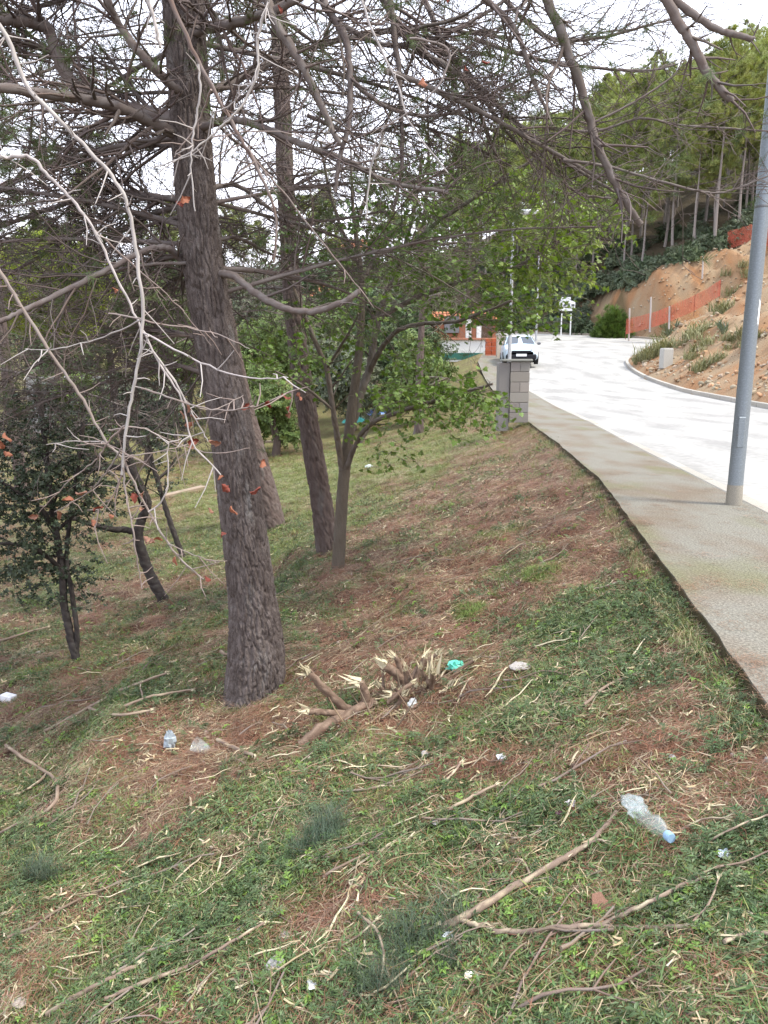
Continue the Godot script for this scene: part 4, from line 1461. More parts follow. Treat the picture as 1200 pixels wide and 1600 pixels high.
func hillside() -> void:
	far_clump = [shoot_mesh(60, 0.32, 0.34, 0.011, 31, mats.pine_needle), shoot_mesh(54, 0.30, 0.36, 0.012, 32, mats.pine_needle)]
	var bright := lin(0.34, 0.375, 0.14)
	var mid := lin(0.29, 0.33, 0.12)
	var kinds := [template_pine(13.5, 7.2, 2.3, 0.14, 640, bright, 61), template_pine(12.5, 6.6, 2.1, 0.12, 580, mid, 62), template_pine(15.0, 8.2, 2.4, 0.14, 660, bright, 63), template_pine(10.5, 4.8, 2.3, 0.13, 600, mid, 64)]
	var words_of := ["tall pine with a bright feathery crown in the hillside pine wood", "slim pine with a darker crown in the hillside pine wood", "tallest kind of bare-stemmed pine in the hillside pine wood", "shorter bushy pine in the hillside pine wood"]
	rng.seed = 601
	var n := 0
	var placed := []
	var tries := 0
	while n < 200 and tries < 9000:
		tries += 1
		var x := rng.randf_range(-45, 62)
		var d := 66.0 + pow(rng.randf(), 1.3) * 60.0
		if x / d > 0.62 or x / d < -0.5:
			continue
		var fl := table(FARLINE, x)
		if d < fl + 5.5:
			continue
		if x < 8.0 and rng.randf() < 0.55:
			continue
		var ok := true
		for q in placed:
			if Vector2(x, d).distance_to(q) < (0.9 + 0.013 * d) * (1.0 if x > 8 else 2.2):
				ok = false
				break
		if not ok:
			continue
		placed.append(Vector2(x, d))
		var k := rng.randi() % 4
		if x < 10.0 and rng.randf() < 0.6:
			k = 3
		var o: Node3D = kinds[k].duplicate()
		o.name = numbered("hillside_pine")
		add_child(o)
		o.position = Vector3(x, gy(x, -d) - 0.1, -d)
		o.rotation.y = rng.randf() * TAU
		var s := rng.randf_range(0.82, 1.12)
		if x < 9.0:
			s *= 0.72
		o.scale = Vector3(s, s, s)
		tag(o, words_of[k], "tree", "pines of the hillside wood, kind %d" % (k + 1))
		n += 1
	for k in kinds:
		k.queue_free()
	# shrub layer along the lip of the cut, each bush its own
	var leaf := [sprig_mesh(71, 6, Vector2(0.11, 0.05), 0.6, mats.oak_leaf), sprig_mesh(72, 5, Vector2(0.13, 0.05), 0.4, mats.oak_leaf)]
	rng.seed = 602
	var names := ["dense dark green bush along the lip of the red cutting", "grey-green bush along the lip of the red cutting"]
	for k in 92:
		var f := (k % 34) / 33.0
		var x := lerpf(11.0, 30.0, f) + rng.randf_range(-0.4, 0.4)
		var d := table(FARLINE, x) + 4.9 + rng.randf_range(0.0, 2.5)
		if x < 18:
			d += 1.0
		if k >= 34:
			d += rng.randf_range(3.0, 9.0)
		if k >= 46 and k < 66:
			x = rng.randf_range(7.0, 18.0)
			d = table(FARLINE, x) + rng.randf_range(0.8, 4.0)
		if k >= 66:
			x = rng.randf_range(14.0, 36.0)
			d = table(FARLINE, x) + rng.randf_range(8.0, 20.0)
		var q := rng.randi() % 2
		bush("shrub", ["dark undergrowth bush among the hillside pine trunks", "grey-green undergrowth bush among the hillside pine trunks"][q] if k >= 66 else names[q] if k < 46 else "dull green bush on the brown bank behind the notice board", Vector3(x, gy(x, -d) - 0.1, -d), Vector3(rng.randf_range(0.9, 1.5), rng.randf_range(0.9, 1.9), 1.0), 420, lin(0.080, 0.110, 0.055) if q == 0 else lin(0.12, 0.148, 0.088), leaf[q], 1.5, "bushes along the cutting, kind %d" % (q + 1) if k < 46 else "undergrowth between the pines" if k >= 66 else "bushes behind the notice board")
	# the rounded green pine bush at the foot of the cutting
	var b := at(958, 515, 64.5)
	b.y = gy(b.x, b.z)
	bush("pine_bush", "rounded bright green pine bush at the foot of the red cutting", b, Vector3(1.6, 3.2, 1.4), 900, lin(0.10, 0.155, 0.035), far_clump[0], 0.9)
	# plants on the rubble slope
	var agave := blade_tuft(81, 26, 1.0, 0.09, 0.12, 0.4, mats.grass_blade)
	var tuft := blade_tuft(82, 60, 0.8, 0.035, 0.35, 0.25, mats.grass_blade)
	rng.seed = 603
	for q in [[1118, 520, 34.0, 0.6, 0, "spiky grey-green plant highest on the rubble slope"], [1078, 530, 37.0, 0.9, 1, "tall pale grass tuft in the middle of the rubble slope"], [1052, 520, 39.0, 0.5, 0, "spiky grey-green plant beside the concrete block"], [1035, 530, 39.5, 1.0, 1, "pale grass tuft behind the concrete block"], [1020, 555, 39.0, 0.9, 1, "pale dry grass tuft left of the concrete block"], [1012, 562, 40.0, 0.7, 1, "low dry grass tuft at the kerb corner"], [1110, 568, 29.0, 0.6, 1, "small green tuft low on the rubble slope"], [1148, 540, 28.0, 0.55, 1, "small green tuft beside the lamp pole on the rubble"], [1090, 547, 32.0, 0.6, 1, "green tuft strip across the rubble slope"], [1128, 490, 38.0, 0.7, 1, "dark tuft high on the rubble slope"], [1150, 445, 42.0, 0.9, 1, "tuft at the rubble ridge under the cutting"], [1172, 535, 27.0, 0.4, 1, "smallest tuft right of the green tuft on the rubble"]]:
		var p := hit(q[0], q[1])
		var o := thing("grass_clump" if q[4] else "agave_plant", q[5], "plant", p)
		var w := []
		var t := []
		for k in (9 if q[4] else 3):
			w.append(Transform3D(Basis(Vector3.UP, rng.randf() * TAU).scaled(Vector3.ONE * q[3] * rng.randf_range(1.0, 1.6)), p + Vector3(rng.randf_range(-0.8, 0.8), 0, rng.randf_range(-0.8, 0.8)) * q[3]))
			w[-1].origin.y = gy(w[-1].origin.x, w[-1].origin.z) - 0.03
			t.append(vary(lin(0.23, 0.225, 0.115) if q[4] else lin(0.17, 0.20, 0.14), 0.2))
		scatter("blades", tuft if q[4] else agave, w, t, o)
	# loose rubble on the slope and cutting
	var rocks := [rock_mesh(91, 0.6, 0), rock_mesh(92, 0.5, 0), rock_mesh(93, 0.75, 0)]
	rng.seed = 604
	var w := [[], [], []]
	var t := [[], [], []]
	for k in 19000:
		var d := rng.randf_range(14, 52)
		var x := right_x(minf(d, 42.0)) + 0.35 + pow(rng.randf(), 1.2) * 14.0
		if k > 14000:
			x = rng.randf_range(19.5, 34.0)
			d = rng.randf_range(58.0, 66.5)
		if x / d > 0.64 or (d > 48.4 and x < 17.0):
			continue
		if d > 46.0 and x < right_x(d) + 0.3 and d < 48.6:
			continue
		var m := rng.randi() % 3
		var s := 0.018 + 0.12 * pow(rng.randf(), 4.5)
		w[m].append(Transform3D(frame(Vector3.UP + rand_dir() * 0.7, rng.randf() * TAU).scaled(Vector3(s, s, s)), Vector3(x, gy(x, -d) + s * 0.15, -d)))
		t[m].append(vary(lin(0.48, 0.39, 0.28) if rng.randf() < 0.6 else lin(0.46, 0.28, 0.16), 0.25))
	for m in 3:
		tag(scatter("rubble", rocks[m], w[m], t[m]), "loose pale stones covering the roadside slope", "", "", "stuff")

# ---------------------------------------------------------------- garden and trees on the far left
func far_left() -> void:
	rng.seed = 701
	var leaf := sprig_mesh(73, 6, Vector2(0.10, 0.05), 0.5, mats.oak_leaf)
	var clump: Mesh = far_clump[1]
	# the bright round pine
	rng.seed = 702
	var lime := lin(0.38, 0.44, 0.09)
	var y := gy(-12.5, -30.0)
	var root := thing("stone_pine", "round bright yellow-green pine crown glowing behind the dead twigs", "tree", Vector3(-12.5, y, -30))
	var g := Geo.new()
	g.tube(PackedVector3Array([Vector3(-12.5, y - 0.2, -30), Vector3(-12.4, y + 2.0, -30), Vector3(-12.5, y + 6.0, -30)]), PackedFloat32Array([0.2, 0.17, 0.08]), 10, lin(0.2, 0.15, 0.12))
	put(g, "trunk", mats.grey_bark, root)
	var w := []
	var t := []
	var nz := FastNoiseLite.new()
	nz.frequency = 1.0
	for k in 4200:
		var d := rand_dir()
		var f := pow(rng.randf(), 0.3) * (0.85 + 0.45 * nz.get_noise_3dv(d * 2.5))
		w.append(Transform3D(frame(d + Vector3.UP * 0.6 + rand_dir() * 0.5, rng.randf() * TAU).scaled(Vector3.ONE * rng.randf_range(0.6, 1.05)), Vector3(-12.5, y + 6.0, -30) + d * f * Vector3(2.3, 1.8, 2.3)))
		t.append(vary(lime, 0.15))
	scatter("crown", clump, w, t, root)
	# broad-leaved and evergreen trees closing the view, near to far
	var kinds := ["dark evergreen tree in the garden behind the maple", "mid green leafy tree in the garden behind the maple", "grey-green olive-like tree in the lower garden"]
	var tint := [lin(0.085, 0.125, 0.055), lin(0.145, 0.20, 0.060), lin(0.16, 0.185, 0.12)]
	rng.seed = 703
	for q in [[0.2, 32, 5.0, 0], [-1.2, 29, 3.4, 2], [1.2, 38, 5.5, 0], [-3.5, 33, 5.0, 1], [-6.0, 37, 5.0, 1], [-9.5, 38, 6.5, 1], [-16, 40, 6.5, 0], [-0.5, 42, 7.0, 1], [-4.5, 44, 7.5, 0], [-13, 46, 8.0, 1], [-20, 44, 8.0, 0], [-8, 52, 8.0, 2], [0.5, 55, 8.0, 0], [-15, 58, 9, 0], [-3, 62, 8.0, 1], [-24, 60, 10, 1], [4.0, 64, 8.5, 1], [-10, 68, 9, 0], [1.2, 27, 3.0, 1], [-7.4, 24, 2.6, 2], [-3.4, 24, 2.2, 1], [-4.6, 26, 3.0, 1], [-10.5, 27, 2.8, 1]]:
		var x: float = q[0]
		var d: float = q[1]
		var h: float = q[2]
		var yy := gy(x, -d)
		var o := thing("garden_tree", kinds[q[3]], "tree", Vector3(x, yy, -d), "trees in the lower garden, kind %d" % (q[3] + 1))
		var tg := Geo.new()
		var cl := []
		tg.tube(PackedVector3Array([Vector3(x, yy - 0.2, -d), Vector3(x + 0.1, yy + h * 0.25, -d), Vector3(x - 0.1, yy + h * 0.6, -d)]), PackedFloat32Array([0.16, 0.12, 0.06]), 8, lin(0.13, 0.10, 0.085))
		for k in 9:
			var a := rng.randf() * TAU
			var c := Vector3(x + cos(a) * h * 0.24 * rng.randf_range(0.2, 1.2), yy + h * rng.randf_range(0.30, 0.88), -d + sin(a) * h * 0.24)
			tg.tube(PackedVector3Array([Vector3(x, yy + h * 0.25, -d), c]), PackedFloat32Array([0.05, 0.015]), 4, lin(0.13, 0.10, 0.085), false)
			cl.append([c, h * rng.randf_range(0.11, 0.20)])
		put(tg, "trunk", mats.grey_bark, o)
		var ww := []
		var tt := []
		for k in int(700 + h * 130):
			var c: Array = cl[rng.randi() % cl.size()]
			var dv := rand_dir() * pow(rng.randf(), 0.4)
			ww.append(Transform3D(frame(dv + Vector3.UP * 0.3 + rand_dir() * 0.5, rng.randf() * TAU).scaled(Vector3.ONE * rng.randf_range(0.8, 1.5) * (0.75 + h * 0.06)), c[0] + dv * c[1] * Vector3(1.25, 0.85, 1.25)))
			tt.append(vary(tint[q[3]], 0.3))
		scatter("crown", leaf, ww, tt, o)

# ---------------------------------------------------------------- houses
func slab(root: Node3D, called: String, o: Vector3, size: Vector3, col: Color, m: Material, yaw := 0.0, bev := 0.01) -> MeshInstance3D:
	var g := Geo.new()
	g.box(o, size, col, Basis(Vector3.UP, yaw), bev)
	return put(g, called, m, root)

func tiled_roof(root: Node3D, o: Vector3, w: float, dep: float, rise_h: float, yaw: float) -> void:
	# two slopes of ridged tile rows
	var g := Geo.new()
	var b := Basis(Vector3.UP, yaw)
	for sgn in [-1.0, 1.0]:
		var m := int(w / 0.25)
		for k in m:
			var x := -w / 2 + (k + 0.5) * w / m
			var p0 := o + b * Vector3(x, 0, sgn * dep / 2)
			var p1 := o + b * Vector3(x, rise_h, 0)
			g.tube(PackedVector3Array([p0, p1]), PackedFloat32Array([0.13, 0.13]), 6, vary(lin(0.42, 0.17, 0.09), 0.15))
	put(g, "roof", mats.plaster, root).set_meta("kind", "stuff")

func houses() -> void:
	rng.seed = 801
	var white := lin(0.74, 0.73, 0.70)
	# the white walled house beside the road
	var d := 50.0
	var a := at(688, 560, d)
	var c := at(781, 560, d)
	var y := gy((a.x + c.x) / 2, -d) - 0.3
	var base := Vector3((a.x + c.x) / 2, y, -d)
	var top := at(700, 531, d).y
	var root := thing("roadside_house", "white house with terracotta coping and brick front, left of the parked car", "house", base)
	var wide := c.x - a.x
	slab(root, "wall", Vector3(base.x, (y + top) / 2, -d), Vector3(wide, top - y, 0.25), white, mats.plaster)
	slab(root, "green_skirting", Vector3(base.x - 0.2, at(700, 558, d).y + 0.05, -d + 0.14), Vector3(wide - 0.5, 0.42, 0.04), lin(0.05, 0.15, 0.12), mats.plaster)
	slab(root, "coping", Vector3(base.x, top + 0.05, -d), Vector3(wide + 0.2, 0.12, 0.5), lin(0.44, 0.20, 0.13), mats.plaster)
	slab(root, "brick_front", Vector3(base.x, top + 0.6, -d - 3.2), Vector3(wide + 0.4, 1.4, 0.3), lin(0.42, 0.17, 0.10), mats.block)
	slab(root, "column", Vector3(at(735, 520, d).x, top + 0.75, -d - 1.2), Vector3(0.35, 1.4, 0.35), white, mats.plaster)
	slab(root, "column", Vector3(at(751, 520, d).x, top + 0.55, -d - 1.0), Vector3(0.28, 1.0, 0.3), white, mats.plaster)
	slab(root, "window", Vector3(at(712, 520, d).x, top + 1.1, -d - 3.0), Vector3(1.0, 1.1, 0.12), Color.WHITE, mats.window_glass)
	slab(root, "door", Vector3(at(768, 520, d).x, top + 0.9, -d - 3.0), Vector3(0.9, 1.8, 0.1), lin(0.1, 0.06, 0.04), mats.plaster)
	tiled_roof(root, Vector3(base.x, top + 1.3, -d - 5.5), wide + 0.6, 5.0, 0.7, 0.0)
	# stack of orange bricks and the beige gate pillar
	var br := at(767, 558, 46.0)
	br.y = gy(br.x, -46.0)
	var stack := thing("brick_stack", "stack of orange hollow bricks beside the beige gate pillar", "bricks", br)
	var by := br.y
	for r in 6:
		for q in 2:
			slab(stack, "brick", Vector3(br.x - 0.17 + q * 0.34, by + 0.11 + r * 0.225, -46.0), Vector3(0.325, 0.215, 0.3), vary(lin(0.52, 0.13, 0.06), 0.15), mats.block, rng.randf_range(-0.05, 0.05), 0.012)
	var gp := at(781, 558, 44.5)
	gp.y = gy(gp.x, -44.5)
	var gate := thing("gate_pillar", "beige rendered gate pillar left of the parked car", "pillar", gp)
	slab(gate, "shaft", gp + Vector3.UP * 0.75, Vector3(0.4, 1.7, 0.4), lin(0.50, 0.42, 0.33), mats.plaster)
	slab(gate, "cap", gp + Vector3.UP * 1.65, Vector3(0.48, 0.1, 0.48), lin(0.5, 0.45, 0.38), mats.plaster)
	# houses on the far slope
	for q in [[556, 418, 96.0, 5.0, 4.2, "far white house with orange roof seen through the maple fork"], [520, 470, 74.0, 5.5, 3.0, "far white house with orange roof lower left of the maple fork"], [120, 702, 34.0, 4.0, 3.0, "pale building glimpsed through the dark oaks"]]:
		var o := at(q[0], q[1], q[2])
		var gyy := gy(o.x, o.z)
		var hh := thing("far_house", q[5], "house", Vector3(o.x, gyy, o.z))
		var ht := maxf(o.y - gyy + 0.5, 2.6)
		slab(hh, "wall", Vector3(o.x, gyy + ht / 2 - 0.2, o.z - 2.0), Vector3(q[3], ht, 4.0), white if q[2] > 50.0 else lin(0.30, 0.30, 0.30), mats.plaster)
		if q[2] > 50.0:
			tiled_roof(hh, Vector3(o.x, gyy + ht - 0.25, o.z - 2.0), q[3] + 0.8, 5.2, 1.3, 0.15)
		for k in 3:
			slab(hh, "window", Vector3(o.x - q[3] * 0.32 + k * q[3] * 0.32, gyy + ht * 0.62, o.z + 0.01), Vector3(0.8, 1.0, 0.1), Color.WHITE, mats.window_glass)
	# garden things: steps, tarpaulins, planks
	var st := hit(578, 640)
	var so := thing("garden_steps", "wooden garden steps below the maple", "steps", st)
	for k in 6:
		slab(so, "tread", st + Vector3(0.0, 0.06 + k * 0.16, -k * 0.28), Vector3(1.3, 0.06, 0.26), vary(lin(0.20, 0.13, 0.08), 0.15), mats.split_wood, 0.1, 0.01)
		slab(so, "riser", st + Vector3(0.0, -0.03 + k * 0.16, -k * 0.28 - 0.1), Vector3(1.3, 0.12, 0.03), vary(lin(0.13, 0.08, 0.05), 0.15), mats.split_wood, 0.1, 0.006)
	for q in [[556, 660, 0.55, lin(0.09, 0.42, 0.36), "crumpled turquoise tarpaulin below the garden steps"], [590, 648, 0.5, lin(0.06, 0.16, 0.42), "crumpled blue tarpaulin beside the garden steps"], [577, 730, 0.12, lin(0.62, 0.68, 0.74), "small white plastic bag on the grass behind the maple"]]:
		var p := hit(q[0], q[1])
		cloth_heap("tarpaulin" if q[2] > 0.3 else "plastic_bag", q[4], "litter" if q[2] < 0.3 else "tarpaulin", p, q[2], q[3])
	for q in [[[395, 694], [470, 690], "long plank lying across the far garden grass"], [[255, 780], [318, 765], "pale board lying left of the big trunk"]]:
		var p0 := hit(q[0][0], q[0][1])
		var p1 := hit(q[1][0], q[1][1])
		var gg := Geo.new()
		var f := (p1 - p0).normalized()
		gg.box((p0 + p1) / 2 + Vector3.UP * 0.06, Vector3(0.2, 0.08, p0.distance_to(p1)), lin(0.34, 0.26, 0.19), Basis(f.cross(Vector3.UP).normalized(), Vector3.UP, -f), 0.01)
		tag(put(gg, "plank", mats.split_wood), q[2], "plank")

func cloth_heap(called: String, label: String, cat: String, p: Vector3, size: float, col: Color) -> void:
	var nz := FastNoiseLite.new()
	nz.seed = int(p.x * 100)
	nz.frequency = 2.2
	var rows := []
	for r in 15:
		var row := PackedVector3Array()
		for q in 19:
			var u := q / 9.0 - 1.0
			var v := r / 7.0 - 1.0
			var f := clampf(1.0 - u * u * 0.9 - v * v * 0.9, 0, 1)
			row.append(p + Vector3(u * size * (1.0 + 0.2 * nz.get_noise_2d(v * 2, 9)), size * (0.55 * f * (0.6 + absf(nz.get_noise_2d(u * 1.5, v * 1.5)) * 1.4) - 0.02), -v * size * 0.6))
		rows.append(row)
	var g := Geo.new()
	g.sheet(rows, col)
	tag(put(g, called, mats.plastic), label, cat)

# ---------------------------------------------------------------- street furniture
func ring(g: Geo, o: Vector3, prof: Array, sides: int, col: Color) -> void:
	# lathe round y: [radius, height]
	var rows := []
	for q in prof:
		var row := PackedVector3Array()
		for k in sides + 1:
			var a := -TAU * (k % sides) / sides
			row.append(o + Vector3(cos(a) * q[0], q[1], sin(a) * q[0]))
		rows.append(row)
	g.sheet(rows, col)

func street_lamp(label: String, base: Vector3, h: float, arm: Vector3, col: Color) -> void:
	var root := thing("street_lamp", label, "lamp post", base, "lamp posts along the road")
	var g := Geo.new()
	g.tube(PackedVector3Array([base - Vector3.UP * 0.2, base + Vector3.UP * h * 0.5, base + Vector3.UP * h]), PackedFloat32Array([0.085, 0.07, 0.05]), 14, col)
	put(g, "pole", mats.galvanised, root)
	g = Geo.new()
	var e := base + Vector3.UP * (h + 0.12) + arm
	g.tube(PackedVector3Array([base + Vector3.UP * (h - 0.02), base + Vector3.UP * (h + 0.09) + arm * 0.4, e]), PackedFloat32Array([0.04, 0.035, 0.035]), 8, col)
	put(g, "arm", mats.galvanised, root)
	g = Geo.new()
	g.box(e + arm.normalized() * 0.25, Vector3(0.75, 0.14, 0.32), lin(0.62, 0.63, 0.64), Basis(Vector3.UP, atan2(-arm.z, arm.x)), 0.05)
	var head := put(g, "lamp_head", mats.paint, root)
	g = Geo.new()
	g.box(e + arm.normalized() * 0.28 - Vector3.UP * 0.085, Vector3(0.5, 0.03, 0.24), lin(0.6, 0.62, 0.62), Basis(Vector3.UP, atan2(-arm.z, arm.x)), 0.01)
	put(g, "diffuser", mats.paint, root)

func street_things() -> void:
	rng.seed = 901
	# the near galvanised pole
	var base := at(1147, 776, 6.55)
	base.y = rise(6.55) + EYE.y
	var root := thing("lamp_pole", "tall galvanised steel pole standing on the pavement at the right", "pole", base)
	var g := Geo.new()
	var grey := lin(0.30, 0.335, 0.36)
	var lean := Vector3(0.012, 0, 0.0)
	var pts := PackedVector3Array()
	var rad := PackedFloat32Array()
	for k in 13:
		var y := 0.16 + k * 0.55
		pts.append(base + Vector3.UP * y + lean * y)
		rad.append(lerpf(0.062, 0.045, k / 12.0))
	g.tube(pts, rad, 40, grey)
	put(g, "shaft", mats.galvanised, root)
	g = Geo.new()
	var low := PackedVector3Array()
	for k in 5:
		low.append(base + Vector3.UP * (-0.05 + k * 0.055) + rand_dir() * 0.002)
	g.tube(low, PackedFloat32Array([0.072, 0.067, 0.0652, 0.0645, 0.0630]), 32, lin(0.42, 0.385, 0.32))
	put(g, "cement_collar", mats.block, root)
	g = Geo.new()
	g.box(base + Vector3(-0.012, 0.62, 0.056), Vector3(0.06, 0.26, 0.016), grey, Basis(Vector3.UP, -0.15), 0.007)
	var door := put(g, "access_door", mats.galvanised, root)
	g = Geo.new()
	g.tube(PackedVector3Array([base + Vector3(-0.045, 0.60, 0.062), base + Vector3(-0.05, 0.60, 0.075)]), PackedFloat32Array([0.008, 0.008]), 6, lin(0.2, 0.2, 0.2))
	put(g, "bolt", mats.galvanised, root)
	# torn white sticker wrapped on the pole
	g = Geo.new()
	var rows := []
	for r in 9:
		var row := PackedVector3Array()
		for k in 7:
			var a := lerpf(0.45, 1.0, k / 6.0) + (0.06 * sin(r * 2.1) if k == 0 else 0.0)
			var y := 1.50 + r * 0.024 + (0.012 * sin(k * 1.9) if r == 0 or r == 8 else 0.0)
			row.append(base + lean * y + Vector3(sin(a) * 0.0592, y, cos(a) * 0.0592))
		rows.append(row)
	g.sheet(rows, lin(0.66, 0.68, 0.68))
	put(g, "sticker", mats.plastic, root)
	g = Geo.new()
	var y3 := 2.42
	ring(g, base + lean * y3 + Vector3.UP * y3, [[0.056, -0.012], [0.060, 0.0], [0.056, 0.012]], 24, lin(0.2, 0.2, 0.2))
	put(g, "cable_band", mats.galvanised, root)
	g = Geo.new()
	g.tube(PackedVector3Array([base + lean * y3 + Vector3(0.05, y3 + 0.03, 0.03), base + Vector3(0.10, y3 + 0.04, 0.03), base + Vector3(0.105, y3 - 0.02, 0.03), base + Vector3(0.09, y3 - 0.05, 0.03)]), taper(4, 0.004, 0.003), 5, lin(0.1, 0.1, 0.1))
	put(g, "cable", mats.rubber, root)
	# block pillar at the pavement edge
	var pr := at(826, 657, 16.4)
	var py := pr.y - 0.05
	var po := Vector3(pr.x - 0.21, py, -16.6)
	var pillar := thing("block_pillar", "grey concrete block pillar at the corner of the pavement", "pillar", po)
	var yaw := 0.0
	var bh := 0.2
	var top_y := at(815, 565, 16.4).y
	var courses := int(round((top_y - py) / 0.205))
	var ch := (top_y - py) / courses
	for r in courses:
		var cy := py + ch * (r + 0.5)
		if r % 2 == 0:
			slab(pillar, "block", Vector3(po.x, cy, po.z), Vector3(0.40, ch - 0.012, 0.40), vary(lin(0.36, 0.33, 0.295), 0.12), mats.block, yaw, 0.006)
		else:
			for sx in [-1.0, 1.0]:
				slab(pillar, "block", Vector3(po.x + sx * 0.101, cy, po.z), Vector3(0.192, ch - 0.012, 0.40), vary(lin(0.36, 0.33, 0.295), 0.14), mats.block, yaw, 0.006)
	slab(pillar, "mortar", Vector3(po.x, py + (top_y - py) / 2, po.z), Vector3(0.378, top_y - py - 0.01, 0.378), lin(0.27, 0.25, 0.22), mats.block, yaw)
	slab(pillar, "meter_box", Vector3(po.x - 0.322, py + (top_y - py) / 2 - 0.10, po.z - 0.01), Vector3(0.23, top_y - py + 0.16, 0.36), lin(0.30, 0.28, 0.26), mats.block, 0.0, 0.01)
	slab(pillar, "coping", Vector3(po.x - 0.06, top_y + 0.028, po.z), Vector3(0.62, 0.05, 0.48), lin(0.34, 0.34, 0.30), mats.block, yaw, 0.01)
	# far lamps
	var l1 := at(796, 560, 33.0)
	l1.y = rise(33.0) + EYE.y
	street_lamp("white street lamp rising behind the concrete block pillar", l1, at(800, 340, 33.0).y - l1.y, Vector3(0.35, 0.05, 0.1), lin(0.55, 0.56, 0.57))
	var l2 := at(838, 520, 60.0)
	l2.y = gy(l2.x, -60.0) + 0.3
	street_lamp("street lamp beyond the parked car", l2, at(842, 400, 60.0).y - l2.y, Vector3(0.35, 0.05, 0.0), lin(0.55, 0.56, 0.57))
	var l3 := at(510, 480, 66.0)
	l3.y = gy(l3.x, -66.0)
	street_lamp("small street lamp far off between slim pine and maple", l3, at(510, 420, 66.0).y - l3.y, Vector3(0.3, 0.05, 0.0), lin(0.5, 0.52, 0.54))
	# information board
	var sb := at(884, 514, 67.5)
	sb.y = gy(sb.x, -67.5) 
	var board := thing("notice_board", "white notice board on two posts at the road bend", "sign", sb)
	var w2 := 67.5 / FOCAL
	for sx in [-7.0, 7.0]:
		slab(board, "post", Vector3(sb.x + sx * w2, sb.y + 1.0, -67.5), Vector3(0.10, 2.2, 0.08), lin(0.66, 0.66, 0.64), mats.paint)
	var pc := at(884, 478, 67.5)
	slab(board, "panel", Vector3(sb.x, pc.y, -67.44), Vector3(25 * w2, 15 * w2, 0.06), lin(0.72, 0.73, 0.73), mats.paint)
	slab(board, "crest_panel", Vector3(sb.x - 2 * w2, pc.y + 10.0 * w2, -67.44), Vector3(15 * w2, 5.5 * w2, 0.06), lin(0.62, 0.64, 0.64), mats.paint)
	for k in 4:
		slab(board, "dark_line", Vector3(sb.x + (-9 + k * 6.0) * w2, pc.y + 1.0 * w2, -67.395), Vector3((3.0 + (k % 2) * 1.5) * w2, 3.0 * w2, 0.02), lin(0.07, 0.08, 0.08), mats.paint)
	# concrete marker block at the kerb corner
	var mb := at(1038, 572, 38.5)
	mb = hit(1040, 574)
	var mk := thing("marker_block", "short pale concrete block standing at the foot of the rubble slope", "block", mb)
	var ms := -mb.z / FOCAL
	slab(mk, "shaft", mb + Vector3.UP * 13.0 * ms, Vector3(17 * ms, 30 * ms, 0.35), lin(0.56, 0.54, 0.49), mats.block, 0.25, 0.02)
	slab(mk, "cap", mb + Vector3.UP * 28.4 * ms, Vector3(15 * ms, 1.2 * ms, 0.30), lin(0.60, 0.58, 0.54), mats.block, 0.25, 0.008)
	net_fence("orange plastic mesh fence at the foot of the red cutting", [[978, 522, 60.0], [1016, 512, 58.5], [1046, 502, 57.0], [1085, 485, 56.0], [1125, 462, 55.0]], 1.05)
	net_fence("orange plastic mesh fence on top of the cutting at the right edge", [[1134, 408, 66.0], [1165, 396, 65.0], [1200, 384, 64.0], [1240, 370, 63.0]], 1.35)
	# pale marker stakes
	for q in [[983, 522, 60.2, 1.9, "leaning pale stake at the left end of the orange fence"], [1016, 508, 58.3, 2.0, "pale stake in the orange mesh fence"], [1098, 425, 63.5, 1.2, "pale stake on the lip of the cutting"], [1046, 503, 57.0, 1.1, "shorter pale stake further right along the orange fence"]]:
		var p := at(q[0], q[1], q[2])
		var sg := Geo.new()
		sg.tube(PackedVector3Array([p - Vector3.UP * 0.5, p + Vector3(-0.03, q[3] * 0.5, 0), p + Vector3(-0.07, q[3], 0)]), PackedFloat32Array([0.07, 0.065, 0.06]), 7, lin(0.50, 0.44, 0.40))
		tag(put(sg, "stake", mats.split_wood), q[4], "stake", "pale stakes along the cutting")
	parked_car()

func net_fence(label: String, pts: Array, h: float) -> void:
	var root := thing("mesh_fence", label, "fence", at(pts[0][0], pts[0][1], pts[0][2]), "orange mesh fences")
	var g := Geo.new()
	var p := PackedVector3Array()
	for q in pts:
		p.append(at(q[0], q[1], q[2]))
	for k in p.size():
		p[k].y = maxf(p[k].y, gy(p[k].x, p[k].z) + 0.02)
	p = smooth_path(p, 8)
	for k in p.size():
		p[k].y = maxf(gy(p[k].x, p[k].z) + 0.02, p[k].y)
	var col := lin(0.62, 0.16, 0.10)
	for r in 13:
		var row := PackedVector3Array()
		for k in p.size():
			var sag := sin(k * 1.1) * 0.03 + sin(k * 0.37 + 1.0) * 0.06
			row.append(p[k] + Vector3.UP * (h * r / 12.0 + sag * r / 12.0))
		g.tube(row, taper(row.size(), 0.012, 0.012), 3, col, false)
	for k in p.size() - 1:
		for j in 6:
			var f := j / 6.0
			var o := p[k].lerp(p[k + 1], f)
			g.tube(PackedVector3Array([o, o + Vector3(rng.randf_range(-0.03, 0.03), h, 0)]), PackedFloat32Array([0.009, 0.009]), 3, col, false)
	put(g, "netting", mats.netting, root)
	for k in pts.size():
		var o := p[mini(k * 8, p.size() - 1)]
		var s := Geo.new()
		s.tube(PackedVector3Array([o - Vector3.UP * 0.4 - Vector3(0, 0, 0.05), o + Vector3(0, h + 0.08, -0.05)]), PackedFloat32Array([0.022, 0.022]), 6, lin(0.22, 0.10, 0.07))
		put(s, "post", mats.twig_bark, root)

